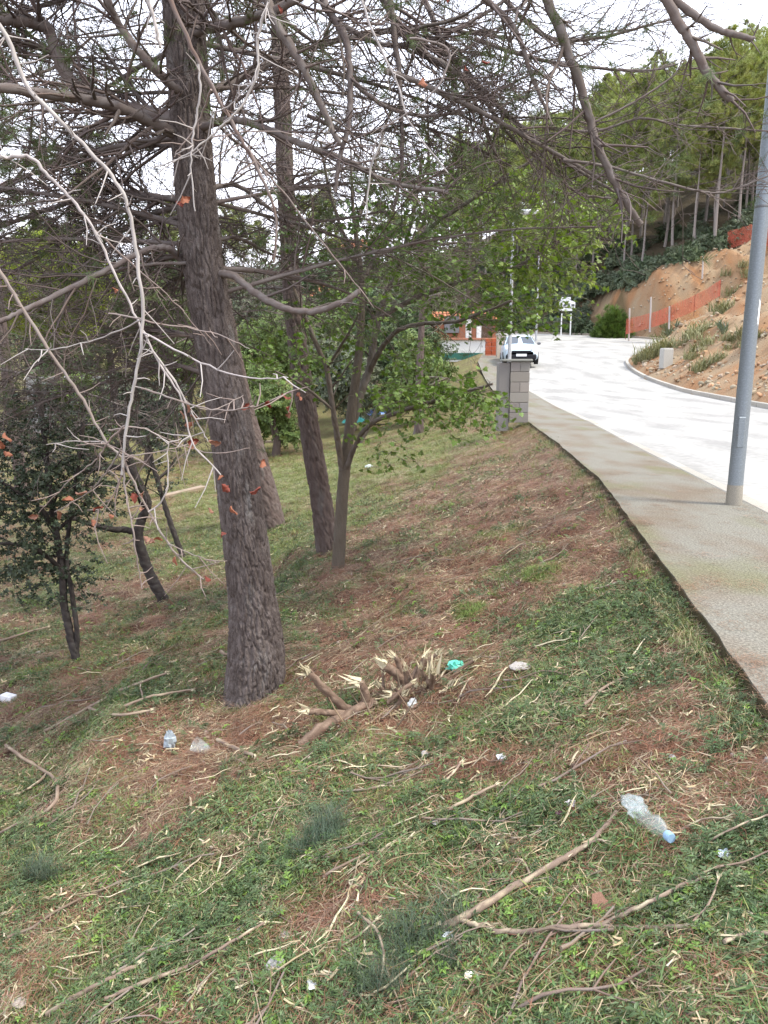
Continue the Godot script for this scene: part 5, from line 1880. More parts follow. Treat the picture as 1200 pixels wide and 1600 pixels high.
func parked_car() -> void:
	var d := 41.5
	var o := at(810, 560, d)
	o.y = rise(d) - 0.10 + EYE.y
	var root := thing("parked_car", "pale blue hatchback parked facing the camera behind the pillar", "car", o)
	var b := Basis(Vector3.UP, -0.10)
	var blue := lin(0.52, 0.62, 0.70)
	# sections from the nose (z=+2.05) to the tail: z, half width, sill y, shoulder y, roof y, roof half width
	var body := Geo.new()
	var rows := []
	for s in [[2.06, 0.60, 0.36, 0.62], [2.00, 0.74, 0.26, 0.74], [1.85, 0.82, 0.22, 0.83], [1.55, 0.87, 0.20, 0.92], [1.1, 0.88, 0.20, 0.98], [0.6, 0.885, 0.20, 1.02], [-0.5, 0.885, 0.20, 1.03], [-1.4, 0.88, 0.20, 1.03], [-1.9, 0.84, 0.26, 1.0], [-2.05, 0.72, 0.36, 0.92]]:
		var row := PackedVector3Array()
		for q in [[-0.85, 0.0], [-0.97, 0.10], [-1.0, 0.35], [-0.99, 0.65], [-0.95, 0.90], [-0.84, 0.985], [-0.4, 1.03], [0.0, 1.045], [0.4, 1.03], [0.84, 0.985], [0.95, 0.90], [0.99, 0.65], [1.0, 0.35], [0.97, 0.10], [0.85, 0.0]]:
			row.append(o + b * Vector3(q[0] * s[1], lerpf(s[2], s[3], q[1]), s[0]))
		rows.append(row)
	body.sheet(rows, blue)
	var nose: PackedVector3Array = rows[0]
	for k in range(1, nose.size() - 1):
		body.tri(nose[0], nose[k + 1], nose[k], blue)
	var tail: PackedVector3Array = rows[rows.size() - 1]
	for k in range(1, tail.size() - 1):
		body.tri(tail[0], tail[k], tail[k + 1], blue)
	for k in body.n.size():
		var away := body.v[k] - (o + Vector3.UP * 0.6)
		if body.n[k].dot(away) < 0:
			body.n[k] = -body.n[k]
	put(body, "body", mats.paint, root)
	var cab := Geo.new()
	rows = []
	for s in [[1.02, 0.80, 0.99, 0.78, 1.0], [0.15, 0.80, 1.0, 0.62, 1.44], [-0.4, 0.80, 1.0, 0.62, 1.50], [-1.2, 0.79, 1.0, 0.60, 1.47], [-1.75, 0.76, 0.99, 0.56, 1.30], [-2.0, 0.72, 0.96, 0.66, 0.98]]:
		var row := PackedVector3Array()
		for q in [[-1.0, 0.0], [-0.6, 0.6], [0.0, 0.92], [0.5, 1.0]]:
			pass
		row.append(o + b * Vector3(-s[1], s[2], s[0]))
		row.append(o + b * Vector3(-lerpf(s[1], s[3], 0.85), lerpf(s[2], s[4], 0.85), s[0]))
		row.append(o + b * Vector3(-s[3] * 0.85, s[4], s[0]))
		row.append(o + b * Vector3(0, s[4] + 0.025, s[0]))
		row.append(o + b * Vector3(s[3] * 0.85, s[4], s[0]))
		row.append(o + b * Vector3(lerpf(s[1], s[3], 0.85), lerpf(s[2], s[4], 0.85), s[0]))
		row.append(o + b * Vector3(s[1], s[2], s[0]))
		rows.append(row)
	cab.sheet(rows, blue)
	for k in cab.n.size():
		if cab.n[k].dot(cab.v[k] - (o + Vector3.UP * 1.0)) < 0:
			cab.n[k] = -cab.n[k]
	put(cab, "roof", mats.paint, root)
	var q4 := func(a: Vector3, c: Vector3, e: Vector3, f: Vector3, called: String, col: Color, m: Material):
		var g := Geo.new()
		g.quad(o + b * a, o + b * c, o + b * e, o + b * f, col)
		g.quad(o + b * (a - Vector3(0, 0.01, 0.02)), o + b * (f - Vector3(0, 0.01, 0.02)), o + b * (e - Vector3(0, 0.01, 0.02)), o + b * (c - Vector3(0, 0.01, 0.02)), col)
		put(g, called, m, root)
	(q4 as Callable).call(Vector3(-0.74, 1.035, 0.99), Vector3(-0.57, 1.42, 0.235), Vector3(0.57, 1.42, 0.235), Vector3(0.74, 1.035, 0.99), "windscreen", Color.WHITE, mats.window_glass)
	for sx in [-1.0, 1.0]:
		(q4 as Callable).call(Vector3(sx * 0.815, 1.04, 0.75), Vector3(sx * 0.665, 1.40, 0.12), Vector3(sx * 0.665, 1.43, -1.1), Vector3(sx * 0.81, 1.04, -1.5), "side_window", Color.WHITE, mats.window_glass)
		var g := Geo.new()
		g.box(o + b * Vector3(sx * 0.98, 1.05, 0.62), Vector3(0.18, 0.13, 0.10), lin(0.1, 0.1, 0.11), b, 0.03)
		put(g, "mirror", mats.paint, root)
		g = Geo.new()
		g.box(o + b * Vector3(sx * 0.62, 0.70, 1.945), Vector3(0.34, 0.16, 0.16), lin(0.62, 0.66, 0.68), b * Basis(Vector3.UP, sx * 0.35), 0.04)
		put(g, "headlight", mats.paint, root)
		for wz in [1.28, -1.28]:
			var wn := Geo.new()
			wn.tube(PackedVector3Array([o + b * Vector3(sx * 0.70, 0.31, wz), o + b * Vector3(sx * 0.895, 0.31, wz)]), PackedFloat32Array([0.31, 0.31]), 24, lin(0.02, 0.02, 0.02))
			var tyre := put(wn, "wheel", mats.rubber, root)
			var rim := Geo.new()
			rim.tube(PackedVector3Array([o + b * Vector3(sx * 0.86, 0.31, wz), o + b * Vector3(sx * 0.905, 0.31, wz)]), PackedFloat32Array([0.19, 0.17]), 20, lin(0.45, 0.46, 0.47))
			put(rim, "rim", mats.galvanised, tyre)
	var g2 := Geo.new()
	g2.box(o + b * Vector3(0, 0.36, 1.93), Vector3(1.52, 0.30, 0.34), lin(0.02, 0.022, 0.026), b, 0.08)
	put(g2, "bumper", mats.rubber, root)
	g2 = Geo.new()
	g2.box(o + b * Vector3(0, 0.60, 1.985), Vector3(0.95, 0.13, 0.20), lin(0.015, 0.015, 0.018), b, 0.03)
	put(g2, "grille", mats.rubber, root)
	g2 = Geo.new()
	g2.box(o + b * Vector3(0, 0.44, 2.12), Vector3(0.52, 0.12, 0.02), lin(0.72, 0.73, 0.74), b, 0.004)
	put(g2, "number_plate", mats.paint, root)

# ---------------------------------------------------------------- cut stump
func splinter(g: Geo, o: Vector3, d: Vector3, length: float, r: float, col: Color) -> void:
	for k in 14:
		var s := o + rand_dir() * r * 1.1
		var e := s + (d + rand_dir() * 0.35).normalized() * length * rng.randf_range(0.4, 1.1)
		var side := d.cross(rand_dir()).normalized() * r * 0.45
		g.tri(s - side, s + side, e, col)
		g.tri(s + side, s - side + d * 0.004, e, col)

func stump() -> void:
	rng.seed = 1001
	var base := hit(600, 1105)
	var root := thing("cut_stump", "freshly hacked shrub stump with splintered stems left of the green plastic", "stump", base)
	var bark := lin(0.185, 0.125, 0.090)
	var cream := lin(0.62, 0.54, 0.36)
	var d := -base.z
	var px := d / FOCAL
	var chunk := func(pts: Array, r0: float, r1: float, called: String):
		var g := Geo.new()
		var p := smooth_path(path(pts, 0.0), 4)
		for k in range(1, p.size() - 1):
			p[k] += rand_dir() * r0 * px * 0.15
		stem(g, p, r0 * px, r1 * px, 12, vary(bark, 0.12), 0.12)
		mottle(g, 0, bark, lin(0.33, 0.235, 0.17), 0.2)
		var part := put(g, called, mats.grey_bark, root)
		var c := Geo.new()
		var e := p[p.size() - 1]
		var dv := (e - p[p.size() - 2]).normalized()
		c.tube(PackedVector3Array([e - dv * 0.002, e + dv * r1 * px * 0.35, e + dv * r1 * px * 0.6]), PackedFloat32Array([r1 * px * 0.93, r1 * px * 0.8, r1 * px * 0.35]), 8, cream)
		splinter(c, e, dv, r1 * px * 4.6, r1 * px, cream)
		put(c, "cut_face", mats.split_wood, part)
	var dd := d
	var stumps := [
		[[[548, 1112, dd], [525, 1095, dd - 0.05], [505, 1075, dd - 0.08], [490, 1058, dd - 0.1], [482, 1050, dd - 0.1]], 8, 6, "limb"],
		[[[548, 1116, dd - 0.03], [520, 1114, dd - 0.08], [495, 1112, dd - 0.12], [482, 1112, dd - 0.14]], 6, 5, "limb"],
		[[[470, 1165, dd - 0.2], [500, 1140, dd - 0.16], [535, 1122, dd - 0.08], [565, 1105, dd - 0.02], [585, 1098, dd + 0.02]], 10, 8, "root_stock"],
		[[[560, 1110, dd], [572, 1095, dd], [568, 1075, dd], [562, 1068, dd]], 8, 7, "limb"],
		[[[640, 1090, dd + 0.1], [632, 1070, dd + 0.1], [618, 1052, dd + 0.08], [600, 1040, dd + 0.05]], 8, 8, "limb"],
		[[[645, 1085, dd + 0.1], [650, 1062, dd + 0.12], [658, 1042, dd + 0.14], [664, 1028, dd + 0.15]], 6, 5, "limb"],
		[[[650, 1090, dd + 0.08], [662, 1080, dd + 0.02], [672, 1068, dd - 0.02], [676, 1054, dd - 0.03]], 7, 8, "limb"],
		[[[660, 1095, dd + 0.05], [675, 1090, dd], [690, 1084, dd - 0.05], [705, 1072, dd - 0.06]], 6, 6, "limb"],
		[[[655, 1100, dd + 0.05], [640, 1098, dd], [625, 1088, dd - 0.05], [612, 1086, dd - 0.05]], 6, 5, "limb"],
		[[[625, 1080, dd + 0.1], [625, 1055, dd + 0.1], [622, 1035, dd + 0.1], [616, 1026, dd + 0.1]], 5, 4, "limb"],
		[[[640, 1080, dd + 0.1], [648, 1050, dd + 0.15], [670, 1030, dd + 0.2], [682, 1022, dd + 0.2]], 4, 3.5, "limb"],
		[[[665, 1095, dd + 0.05], [690, 1075, dd + 0.05], [715, 1050, dd + 0.05], [740, 1032, dd + 0.05]], 3.5, 3, "limb"],
		[[[610, 1098, dd + 0.06], [640, 1098, dd + 0.08], [672, 1100, dd + 0.06], [690, 1108, dd + 0.03]], 12, 8, "root_stock"]]
	for s in stumps:
		(chunk as Callable).call(s[0], s[1], s[2], s[3])
	for k in 16:
		var ox := rng.randf_range(598, 700)
		var oy := 1100.0 - absf(ox - 650) * 0.1 + rng.randf_range(-12, 6)
		var ex := ox + rng.randf_range(-32, 38)
		var ey := oy - rng.randf_range(14, 52)
		var od := dd + rng.randf_range(-0.08, 0.16)
		var r0 := rng.randf_range(2.2, 4.5)
		(chunk as Callable).call([[ox, oy + 8, od], [(ox + ex) / 2, (oy + ey) / 2 + 2, od], [ex, ey, od + rng.randf_range(-0.1, 0.1)]], r0, r0 * 0.9, "limb")
	# thin loose suckers round it
	var g := Geo.new()
	for k in 26:
		var o := base + Vector3(rng.randf_range(-0.28, 0.5), 0, rng.randf_range(-0.25, 0.25))
		o.y = gy(o.x, o.z)
		var e := o + Vector3(rng.randf_range(-0.2, 0.25), rng.randf_range(0.04, 0.26), rng.randf_range(-0.15, 0.15))
		g.tube(PackedVector3Array([o, o.lerp(e, 0.5) + rand_dir() * 0.02, e]), PackedFloat32Array([0.005, 0.004, 0.0022]), 5, vary(lin(0.30, 0.22, 0.14), 0.3))
	put(g, "suckers", mats.twig_bark, root).set_meta("kind", "stuff")

# ---------------------------------------------------------------- litter
func crumple(called: String, label: String, cat: String, px: float, py: float, size: Vector3, col: Color, sd: int, m: Material) -> void:
	var p := hit(px, py)
	# a creased, faceted wad of thin material
	var rows := []
	for r in 9:
		var row := PackedVector3Array()
		var la := PI * r / 8.0 - PI / 2
		for q in 12:
			var lo := TAU * q / 12.0 + 0.25 * (r % 2)
			var dv := Vector3(cos(la) * sin(lo), sin(la), cos(la) * cos(lo))
			row.append(p + Vector3.UP * (size.y * 0.6 + 0.016) + dv * rng.randf_range(0.55, 1.45) * size * 1.1)
		row.append(row[0])
		rows.append(row)
	var g := Geo.new()
	for r in 8:
		for q in 12:
			g.tri(rows[r][q], rows[r + 1][q], rows[r][q + 1], vary(col, 0.06))
			g.tri(rows[r][q + 1], rows[r + 1][q], rows[r + 1][q + 1], vary(col, 0.06))
	tag(put(g, called, m), label, cat)

func litter() -> void:
	rng.seed = 1101
	# crumpled bottle with a blue cap
	var cap := hit(1044, 1334) + Vector3.UP * 0.055
	var tail := hit(975, 1272) + Vector3.UP * 0.055
	var ax := (tail - cap).normalized()
	var length := cap.distance_to(tail)
	var root := thing("plastic_bottle", "crumpled clear plastic bottle with blue cap near the pavement", "bottle", hit(1010, 1305))
	var up := (Vector3.UP - ax * ax.y).normalized()
	var sd := ax.cross(up)
	var nz := FastNoiseLite.new()
	nz.frequency = 1.0
	nz.seed = 4
	var rows := []
	for s in [[0.0, 0.011], [0.05, 0.012], [0.09, 0.013], [0.13, 0.019], [0.18, 0.026], [0.24, 0.031], [0.30, 0.033], [0.36, 0.032], [0.42, 0.033], [0.48, 0.031], [0.54, 0.030], [0.60, 0.031], [0.66, 0.029], [0.72, 0.028], [0.78, 0.030], [0.84, 0.027], [0.90, 0.026], [0.95, 0.022], [1.0, 0.012], [1.0, 0.001]]:
		var row := PackedVector3Array()
		for k in 29:
			var a := TAU * (k % 28) / 28.0
			var cr := smoothstep(0.2, 0.6, s[0])
			var f: float = s[1] * 0.88 * (1.0 + cr * 0.75 * nz.get_noise_3d(cos(a) * 1.4, s[0] * 9.0, sin(a) * 1.4))
			var flat := lerpf(1.0, 0.62, cr)
			row.append(cap + ax * (s[0] * length) + up * (cos(a) * f * flat + cr * 0.012 * sin(s[0] * 9.0)) + sd * (sin(a) * f * (1.0 + 0.25 * cr)))
		rows.append(row)
	var g := Geo.new()
	g.sheet(rows, Color.WHITE)
	put(g, "body", mats.clear_plastic, root)
	g = Geo.new()
	g.tube(PackedVector3Array([cap - ax * 0.010, cap - ax * 0.006, cap + ax * 0.010, cap + ax * 0.012]), PackedFloat32Array([0.0135, 0.0155, 0.0155, 0.0145]), 20, lin(0.26, 0.40, 0.54))
	put(g, "cap", mats.plastic, root)
	# clear cup
	var c := hit(317, 1182)
	g = Geo.new()
	var tilt := Basis(Vector3(0.4, 0, 1).normalized(), 0.9)
	rows = []
	for s in [[0.001, 0.0], [0.030, 0.0], [0.033, 0.02], [0.037, 0.05], [0.041, 0.08], [0.0425, 0.082]]:
		var row := PackedVector3Array()
		for k in 25:
			var a := TAU * (k % 24) / 24.0
			row.append(c + Vector3.UP * 0.055 + tilt * Vector3(cos(a) * s[0] * (1.0 + 0.12 * sin(a * 3.0)), s[1] - 0.03, sin(a) * s[0]))
		rows.append(row)
	g.sheet(rows, Color.WHITE)
	tag(put(g, "plastic_cup", mats.clear_plastic), "clear plastic cup tipped over below the big furrowed trunk", "cup")
	crumple("plastic_scrap", "crumpled turquoise plastic scrap right of the cut stump", "litter", 712, 1050, Vector3(0.042, 0.026, 0.03), lin(0.10, 0.46, 0.34), 3, mats.plastic)
	crumple("foil_scrap", "small crumpled clear wrapper at the end of the long peeled branch", "litter", 702, 1478, Vector3(0.022, 0.014, 0.018), lin(0.55, 0.58, 0.60), 5, mats.plastic)
	crumple("paper_scrap", "torn white paper scrap in the grass at the bottom", "litter", 742, 1536, Vector3(0.028, 0.008, 0.014), lin(0.72, 0.72, 0.60), 6, mats.plastic)
	crumple("purple_scrap", "dark purple withered flower head above the long peeled branch", "litter", 878, 1284, Vector3(0.018, 0.012, 0.018), lin(0.065, 0.02, 0.03), 7, mats.plastic)
	crumple("paper_scrap", "bits of white paper beside the dark purple flower head", "litter", 892, 1264, Vector3(0.022, 0.008, 0.012), lin(0.72, 0.66, 0.68), 8, mats.plastic)
	crumple("plastic_scrap", "small pale blue plastic scrap right of the bottle", "litter", 1132, 1346, Vector3(0.018, 0.01, 0.014), lin(0.45, 0.52, 0.56), 9, mats.plastic)
	crumple("plastic_scrap", "white scrap among the clippings right of the stump", "litter", 783, 1192, Vector3(0.016, 0.012, 0.02), lin(0.62, 0.62, 0.64), 10, mats.plastic)
	crumple("paper_scrap", "white paper twist under the stump's splintered stems", "litter", 645, 1106, Vector3(0.022, 0.018, 0.03), lin(0.74, 0.74, 0.70), 12, mats.plastic)
	crumple("plastic_scrap", "tiny blue and white scrap left of centre near the bottom", "litter", 602, 1316, Vector3(0.012, 0.007, 0.01), lin(0.40, 0.46, 0.60), 13, mats.plastic)
	crumple("plastic_scrap", "greyish plastic scrap beside the tipped cup", "litter", 265, 1170, Vector3(0.03, 0.05, 0.02), lin(0.30, 0.34, 0.36), 14, mats.plastic)
	crumple("paper_scrap", "small white scrap at the bottom centre", "litter", 488, 1545, Vector3(0.012, 0.006, 0.018), lin(0.68, 0.68, 0.66), 15, mats.plastic)
	# white foam brick at the left edge
	var f := hit(14, 1096)
	var fo := thing("foam_block", "white foam block lying at the left edge", "block", f)
	slab(fo, "block", f + Vector3.UP * 0.035, Vector3(0.135, 0.06, 0.075), lin(0.76, 0.74, 0.74), mats.plaster, -0.45, 0.006)
	slab(fo, "underside_tray", f + Vector3.UP * 0.002, Vector3(0.125, 0.014, 0.068), lin(0.6, 0.58, 0.58), mats.plaster, -0.45, 0.003)
	# flat brown shard
	var s := hit(940, 1436)
	g = Geo.new()
	var out := [[-0.032, -0.02], [-0.022, 0.030], [0.004, 0.034], [0.012, 0.012], [0.034, 0.000], [0.026, -0.026]]
	var bs := Basis(Vector3(1, 0, 0.2).normalized(), 0.5)
	var ring_top := PackedVector3Array()
	var ring_low := PackedVector3Array()
	for q in out:
		ring_top.append(s + Vector3.UP * 0.045 + bs * Vector3(q[0], 0.004, -q[1]))
		ring_low.append(s + Vector3.UP * 0.045 + bs * Vector3(q[0] * 1.04, -0.005, -q[1] * 1.04))
	for k in range(1, 5):
		g.tri(ring_top[0], ring_top[k], ring_top[k + 1], lin(0.30, 0.165, 0.115))
	for k in 6:
		g.quad(ring_low[k], ring_low[(k + 1) % 6], ring_top[(k + 1) % 6], ring_top[k], lin(0.26, 0.14, 0.10))
	tag(put(g, "clay_shard", mats.stone), "flat broken terracotta shard between the two long cut branches", "shard")

func stones() -> void:
	rng.seed = 1201
	var shapes := [rock_mesh(21, 0.55), rock_mesh(22, 0.7), rock_mesh(23, 0.45)]
	rng.seed = 1202
	var list := [[813, 1048, 15, "pale grey stone right of the turquoise scrap"], [432, 1516, 18, "largest pale flat stone in the lower centre"], [380, 1462, 12, "whitish stone above the largest pale flat stone"], [445, 1470, 10, "grey stone right of the whitish stone"], [138, 1480, 11, "pale stone in the clippings at lower left"], [772, 1340, 9, "small cream stone above the long peeled branch"], [665, 1184, 8, "small pinkish stone in the bare patch below the stump"], [232, 1578, 13, "grey stone at the bottom left"], [30, 1575, 12, "brownish stone in the bottom left corner"], [340, 1582, 10, "dark stone at the bottom edge left of centre"], [508, 1530, 8, "small tan stone near the bare bottom patch"], [680, 1292, 6, "tiny cream stone left of the long peeled branch"], [257, 1482, 9, "half buried grey stone at lower left"], [875, 1102, 6, "tiny tan stone below the pale grey stone"], [735, 1585, 16, "broad pale stone at the bottom edge"], [690, 1590, 10, "small pale stone beside the broad one at the bottom edge"], [1000, 1388, 8, "pale pebble left of the long forked branch"], [1195, 1412, 8, "pale pebble at the right edge"], [1050, 1190, 6, "small pale pebble in the bare patch by the pavement"], [990, 827, 4, "pale pebble by the pavement edge higher up"], [188, 882, 3, "white pebble on the lower garden floor"], [1080, 1240, 6, "small pinkish pebble near the pavement edge"], [540, 1560, 9, "tan stone in the bare bottom patch"], [600, 1578, 7, "small brown stone at the bottom edge"], [355, 1490, 8, "flat tan stone left of the whitish stone"], [60, 1022, 4, "tiny white pebble above the foam block"]]
	for q in list:
		var p := hit(q[0], q[1])
		var s: float = q[2] * -p.z / FOCAL
		var o := MeshInstance3D.new()
		o.name = numbered("stone")
		o.mesh = shapes[rng.randi() % 3]
		add_child(o)
		o.transform = Transform3D(Basis(Vector3.UP, rng.randf() * TAU).scaled(Vector3(1.2, 0.75, 1.2) * s), p + Vector3.UP * (s * 0.12 + 0.016))
		var m: StandardMaterial3D = mats.stone.duplicate()
		var cl := vary([lin(0.50, 0.46, 0.42), lin(0.44, 0.38, 0.32), lin(0.40, 0.30, 0.24)][rng.randi() % 3], 0.12)
		if "white" in q[3] or "pale" in q[3]:
			cl = vary(lin(0.56, 0.52, 0.48), 0.06)
		m.albedo_color = cl.linear_to_srgb()
		o.material_override = m
		tag(o, q[3], "stone")

# ---------------------------------------------------------------- fallen branches and twigs
func on_ground(a: Array, lift: float) -> PackedVector3Array:
	var out := PackedVector3Array()
	for q in a:
		var p := hit(q[0], q[1])
		out.append(p + Vector3.UP * (lift + (q[2] if q.size() > 2 else 0.0)))
	return out

func fallen_twigs() -> void:
	rng.seed = 1301
	var bark := lin(0.30, 0.215, 0.165)
	var peeled := lin(0.52, 0.42, 0.29)
	var cream := lin(0.64, 0.56, 0.38)
	var big := [
		["long half-peeled branch lying diagonally across the lower right", [[[962, 1282], [935, 1322, 0.01], [905, 1348, 0.015], [875, 1366, 0.015], [830, 1390, 0.01], [790, 1412, 0.01], [745, 1442, 0.01], [715, 1456, 0.005], [690, 1464, 0]], 4.5, 8.5], [[[905, 1348, 0.015], [930, 1336, 0.02], [945, 1338, 0.02]], 3, 2], [[[830, 1392, 0.01], [815, 1362, 0.01], [785, 1358, 0]], 3, 1.5], [[[720, 1456, 0.005], [745, 1462, 0], [760, 1462, 0]], 6, 5]],
		["long forked branch lying near the bottom right corner", [[[772, 1472], [830, 1474, 0.005], [880, 1472, 0.01], [935, 1470, 0.01], [1000, 1474, 0.01], [1070, 1468, 0]], 6.5, 4], [[[932, 1470, 0.01], [975, 1452, 0.015], [1020, 1434, 0.02], [1060, 1412, 0.02], [1095, 1396, 0.01]], 5.5, 3.5], [[[1060, 1412, 0.02], [1110, 1384, 0.02], [1160, 1372, 0.02], [1205, 1352, 0.02]], 3, 1.5], [[[1070, 1468], [1105, 1440, 0.02], [1120, 1400, 0.02]], 3, 1.5]],
		["pale stripped branch at the bottom left corner", [[[75, 1600], [120, 1575, 0.005], [170, 1550, 0.01], [218, 1526, 0.01]], 6.5, 4.5]],
		["thin straight brown branch pointing up right at lower left", [[[165, 1575], [240, 1548, 0.01], [290, 1530, 0.01], [345, 1500, 0.01], [412, 1456, 0]], 4.5, 3]],
		["arching branch at the right edge beyond the bottle", [[[1100, 1332], [1140, 1325, 0.03], [1170, 1312, 0.03], [1205, 1296, 0.02]], 2.5, 2], [[[1060, 1312], [1095, 1304, 0.02], [1130, 1302, 0.02]], 2.6, 2]],
		["pale stick lying at the right edge near the bottom", [[[1130, 1490], [1165, 1480, 0.005], [1205, 1482, 0.005]], 5, 4]],
		["tangled brown branch at the left below the foam block", [[[10, 1172], [35, 1195, 0.02], [75, 1222, 0.03], [92, 1245, 0.02], [78, 1278, 0.01], [30, 1300, 0.01], [-20, 1320, 0]], 3.4, 2], [[[75, 1222, 0.03], [60, 1235, 0.02], [30, 1250, 0.01]], 3, 2]],
		["long thin branch lying across the slope left of the big trunk", [[[70, 1150], [140, 1115, 0.01], [200, 1085, 0.015], [260, 1062, 0.01]], 4, 2.5], [[[140, 1115, 0.01], [180, 1128, 0.01], [235, 1120, 0.005]], 3, 2]],
		["bare branch with side twig left of the big trunk", [[[195, 1112], [240, 1098, 0.01], [300, 1088, 0.01]], 3.5, 2], [[[225, 1102, 0.01], [220, 1085, 0.02], [222, 1078, 0.03]], 2, 1.2]],
		["stick leaning against the foot of the big trunk", [[[345, 1025], [352, 1032, 0.01], [368, 1028, 0.02]], 3.5, 3]],
		["short twig beside the tipped cup", [[[340, 1165], [365, 1180, 0.01], [398, 1192, 0]], 4, 3]],
		["forked pale twig below the pavement clump", [[[912, 1112], [945, 1088, 0.01], [990, 1064, 0]], 3.5, 2], [[[935, 1095, 0.01], [955, 1092, 0.01]], 2, 1.5]],
		["curved twig in the bare patch below the stump", [[[668, 1252], [700, 1230, 0.01], [720, 1206, 0.01]], 3, 2.5]],
		["forked brown twig right of the bare patch", [[[698, 1280], [730, 1265, 0.01], [775, 1242, 0.01]], 4, 2.5]],
		["dry brown twig at the bottom right of centre", [[[560, 1440], [590, 1475, 0.01], [600, 1520, 0.01], [590, 1560, 0]], 3.5, 2], [[[520, 1500], [560, 1480, 0.01], [588, 1455, 0.01]], 2.5, 2]],
		["dark fallen branch on the garden floor at far left", [[[-20, 1015], [20, 1002, 0.01], [75, 985, 0.0]], 3, 1.5]],
	]
	for b in big:
		var root := thing("fallen_branch", b[0], "branch", hit(b[1][0][0][0], b[1][0][0][1]), "branches lying on the bank")
		for k in range(1, b.size()):
			var q: Array = b[k]
			var g := Geo.new()
			var p0 := hit(q[0][0][0], q[0][0][1])
			var px := -p0.z / FOCAL
			var p := smooth_path(on_ground(q[0], q[1] * px * 0.8 + 0.026), 5)
			for j in range(1, p.size() - 1):
				p[j] += rand_dir() * q[1] * px * 0.25
			stem(g, p, q[1] * px * 0.82, q[2] * px * 0.8, 9, vary(bark, 0.12), 0.13)
			mottle(g, 0, vary(bark, 0.1), cream if rng.randf() < 0.6 else peeled, rng.randf_range(-0.25, 0.25))
			var part := put(g, "stem" if k == 1 else "side_twig", mats.twig_bark, root)
			var s := Geo.new()
			splinter(s, p[p.size() - 1], (p[p.size() - 1] - p[p.size() - 2]).normalized(), 0.035, q[2] * px, cream)
			put(s, "splintered_end", mats.split_wood, part).set_meta("kind", "stuff")
	# loose twigs, splinters and stalks, one by one
	var groups := [["brown_twig", "thin brown twig lying among the clippings on the bank", lin(0.255, 0.185, 0.14), 95, 0.12, 0.42, 0.0040], ["wood_splinter", "pale cream splinter of freshly split wood on the bank", cream, 150, 0.04, 0.22, 0.0034], ["dry_stalk", "straw-coloured dry stalk lying on the bank", lin(0.44, 0.35, 0.20), 130, 0.10, 0.32, 0.0026]]
	for gr in groups:
		for k in gr[3]:
			var d := 1.45 * pow(7.5 / 1.45, rng.randf())
			var x := rng.randf_range(-0.52, 0.50) * d
			if x > edge_x(d) - 0.15:
				x = rng.randf_range(-0.5, 0.2) * d
			if gr[0] == "wood_splinter" and rng.randf() < 0.5:
				d = rng.randf_range(2.0, 4.4)
				x = rng.randf_range(-0.45, 0.28) * d
			var a := rng.randf_range(-0.5, 1.1) + (PI / 2 if rng.randf() < 0.25 else 0.0)
			var l := rng.randf_range(gr[4], gr[5]) * (0.8 + 0.08 * d)
			var dirv := Vector3(cos(a), 0, -sin(a))
			var p := PackedVector3Array()
			var bend := rng.randf_range(-0.12, 0.12)
			var lift := rng.randf_range(0.018, 0.045)
			for j in 6:
				var t := j / 5.0 - 0.5
				var o := Vector3(x, 0, -d) + dirv * l * t + dirv.cross(Vector3.UP) * (bend * l * t * t + rng.randf_range(-0.002, 0.002))
				o.y = gy(o.x, o.z) + lift + 0.010 * (t + 0.5)
				p.append(o)
			var root := thing(gr[0], gr[1], "twig", p[0], "loose %ss on the bank" % gr[0].replace("_", " "))
			var g := Geo.new()
			var r: float = gr[6] * rng.randf_range(0.6, 1.5) * (0.85 + 0.06 * d)
			var col := vary(gr[2].lerp(lin(0.30, 0.23, 0.16), pow(rng.randf(), 1.5) * 0.8), 0.2)
			if gr[0] == "wood_splinter":
				var w := dirv.cross(Vector3.UP) * r
				var rows := []
				var hs := [0.25, 0.9, 1.0, 0.8, 0.7, 0.15]
				for j in 6:
					rows.append(PackedVector3Array([p[j] - w * hs[j] * 1.3, p[j] - w * 0.4 * hs[j] + Vector3.UP * r * hs[j], p[j] + w * 0.7 * hs[j] + Vector3.UP * r * 0.7 * hs[j], p[j] + w * hs[j] * 1.2 - Vector3.UP * r * 0.3, p[j] - w * hs[j] * 1.3]))
				g.sheet(rows, col)
			else:
				stem(g, p, r, r * 0.6, 5, col, 0.15)
				if gr[0] == "brown_twig":
					for j in 2:
						var o := p[rng.randi_range(1, 4)]
						var e := o + (dirv.rotated(Vector3.UP, rng.randf_range(0.5, 1.0) * (1 if j else -1))) * l * rng.randf_range(0.15, 0.4)
						e.y = gy(e.x, e.z) + lift + 0.01
						g.tube(PackedVector3Array([o, o.lerp(e, 0.5) + rand_dir() * 0.004, e]), PackedFloat32Array([r * 0.6, r * 0.5, r * 0.35]), 4, col)
			put(g, "stick", mats.split_wood if gr[0] == "wood_splinter" else mats.twig_bark, root)

# ---------------------------------------------------------------- ground cover
func spot(far: float) -> Vector2:
	for k in 60:
		var d: float
		if rng.randf() < 0.5:
			d = rng.randf_range(0.8, far)
		else:
			d = 0.8 * pow(far / 0.8, rng.randf())
		var x := rng.randf_range(-0.62 * d - 0.9, 0.60 * d + 0.9)
		if x < edge_x(d) - 0.02:
			return Vector2(x, d)
	return Vector2(-1, 5)

func slope_basis(x: float, d: float) -> Basis:
	var e := 0.08
	var nx := (level(x + e, d) - level(x - e, d)) / (2 * e)
	var nd := (level(x, d + e) - level(x, d - e)) / (2 * e)
	return frame(Vector3(-nx, 1, nd), 0.0)

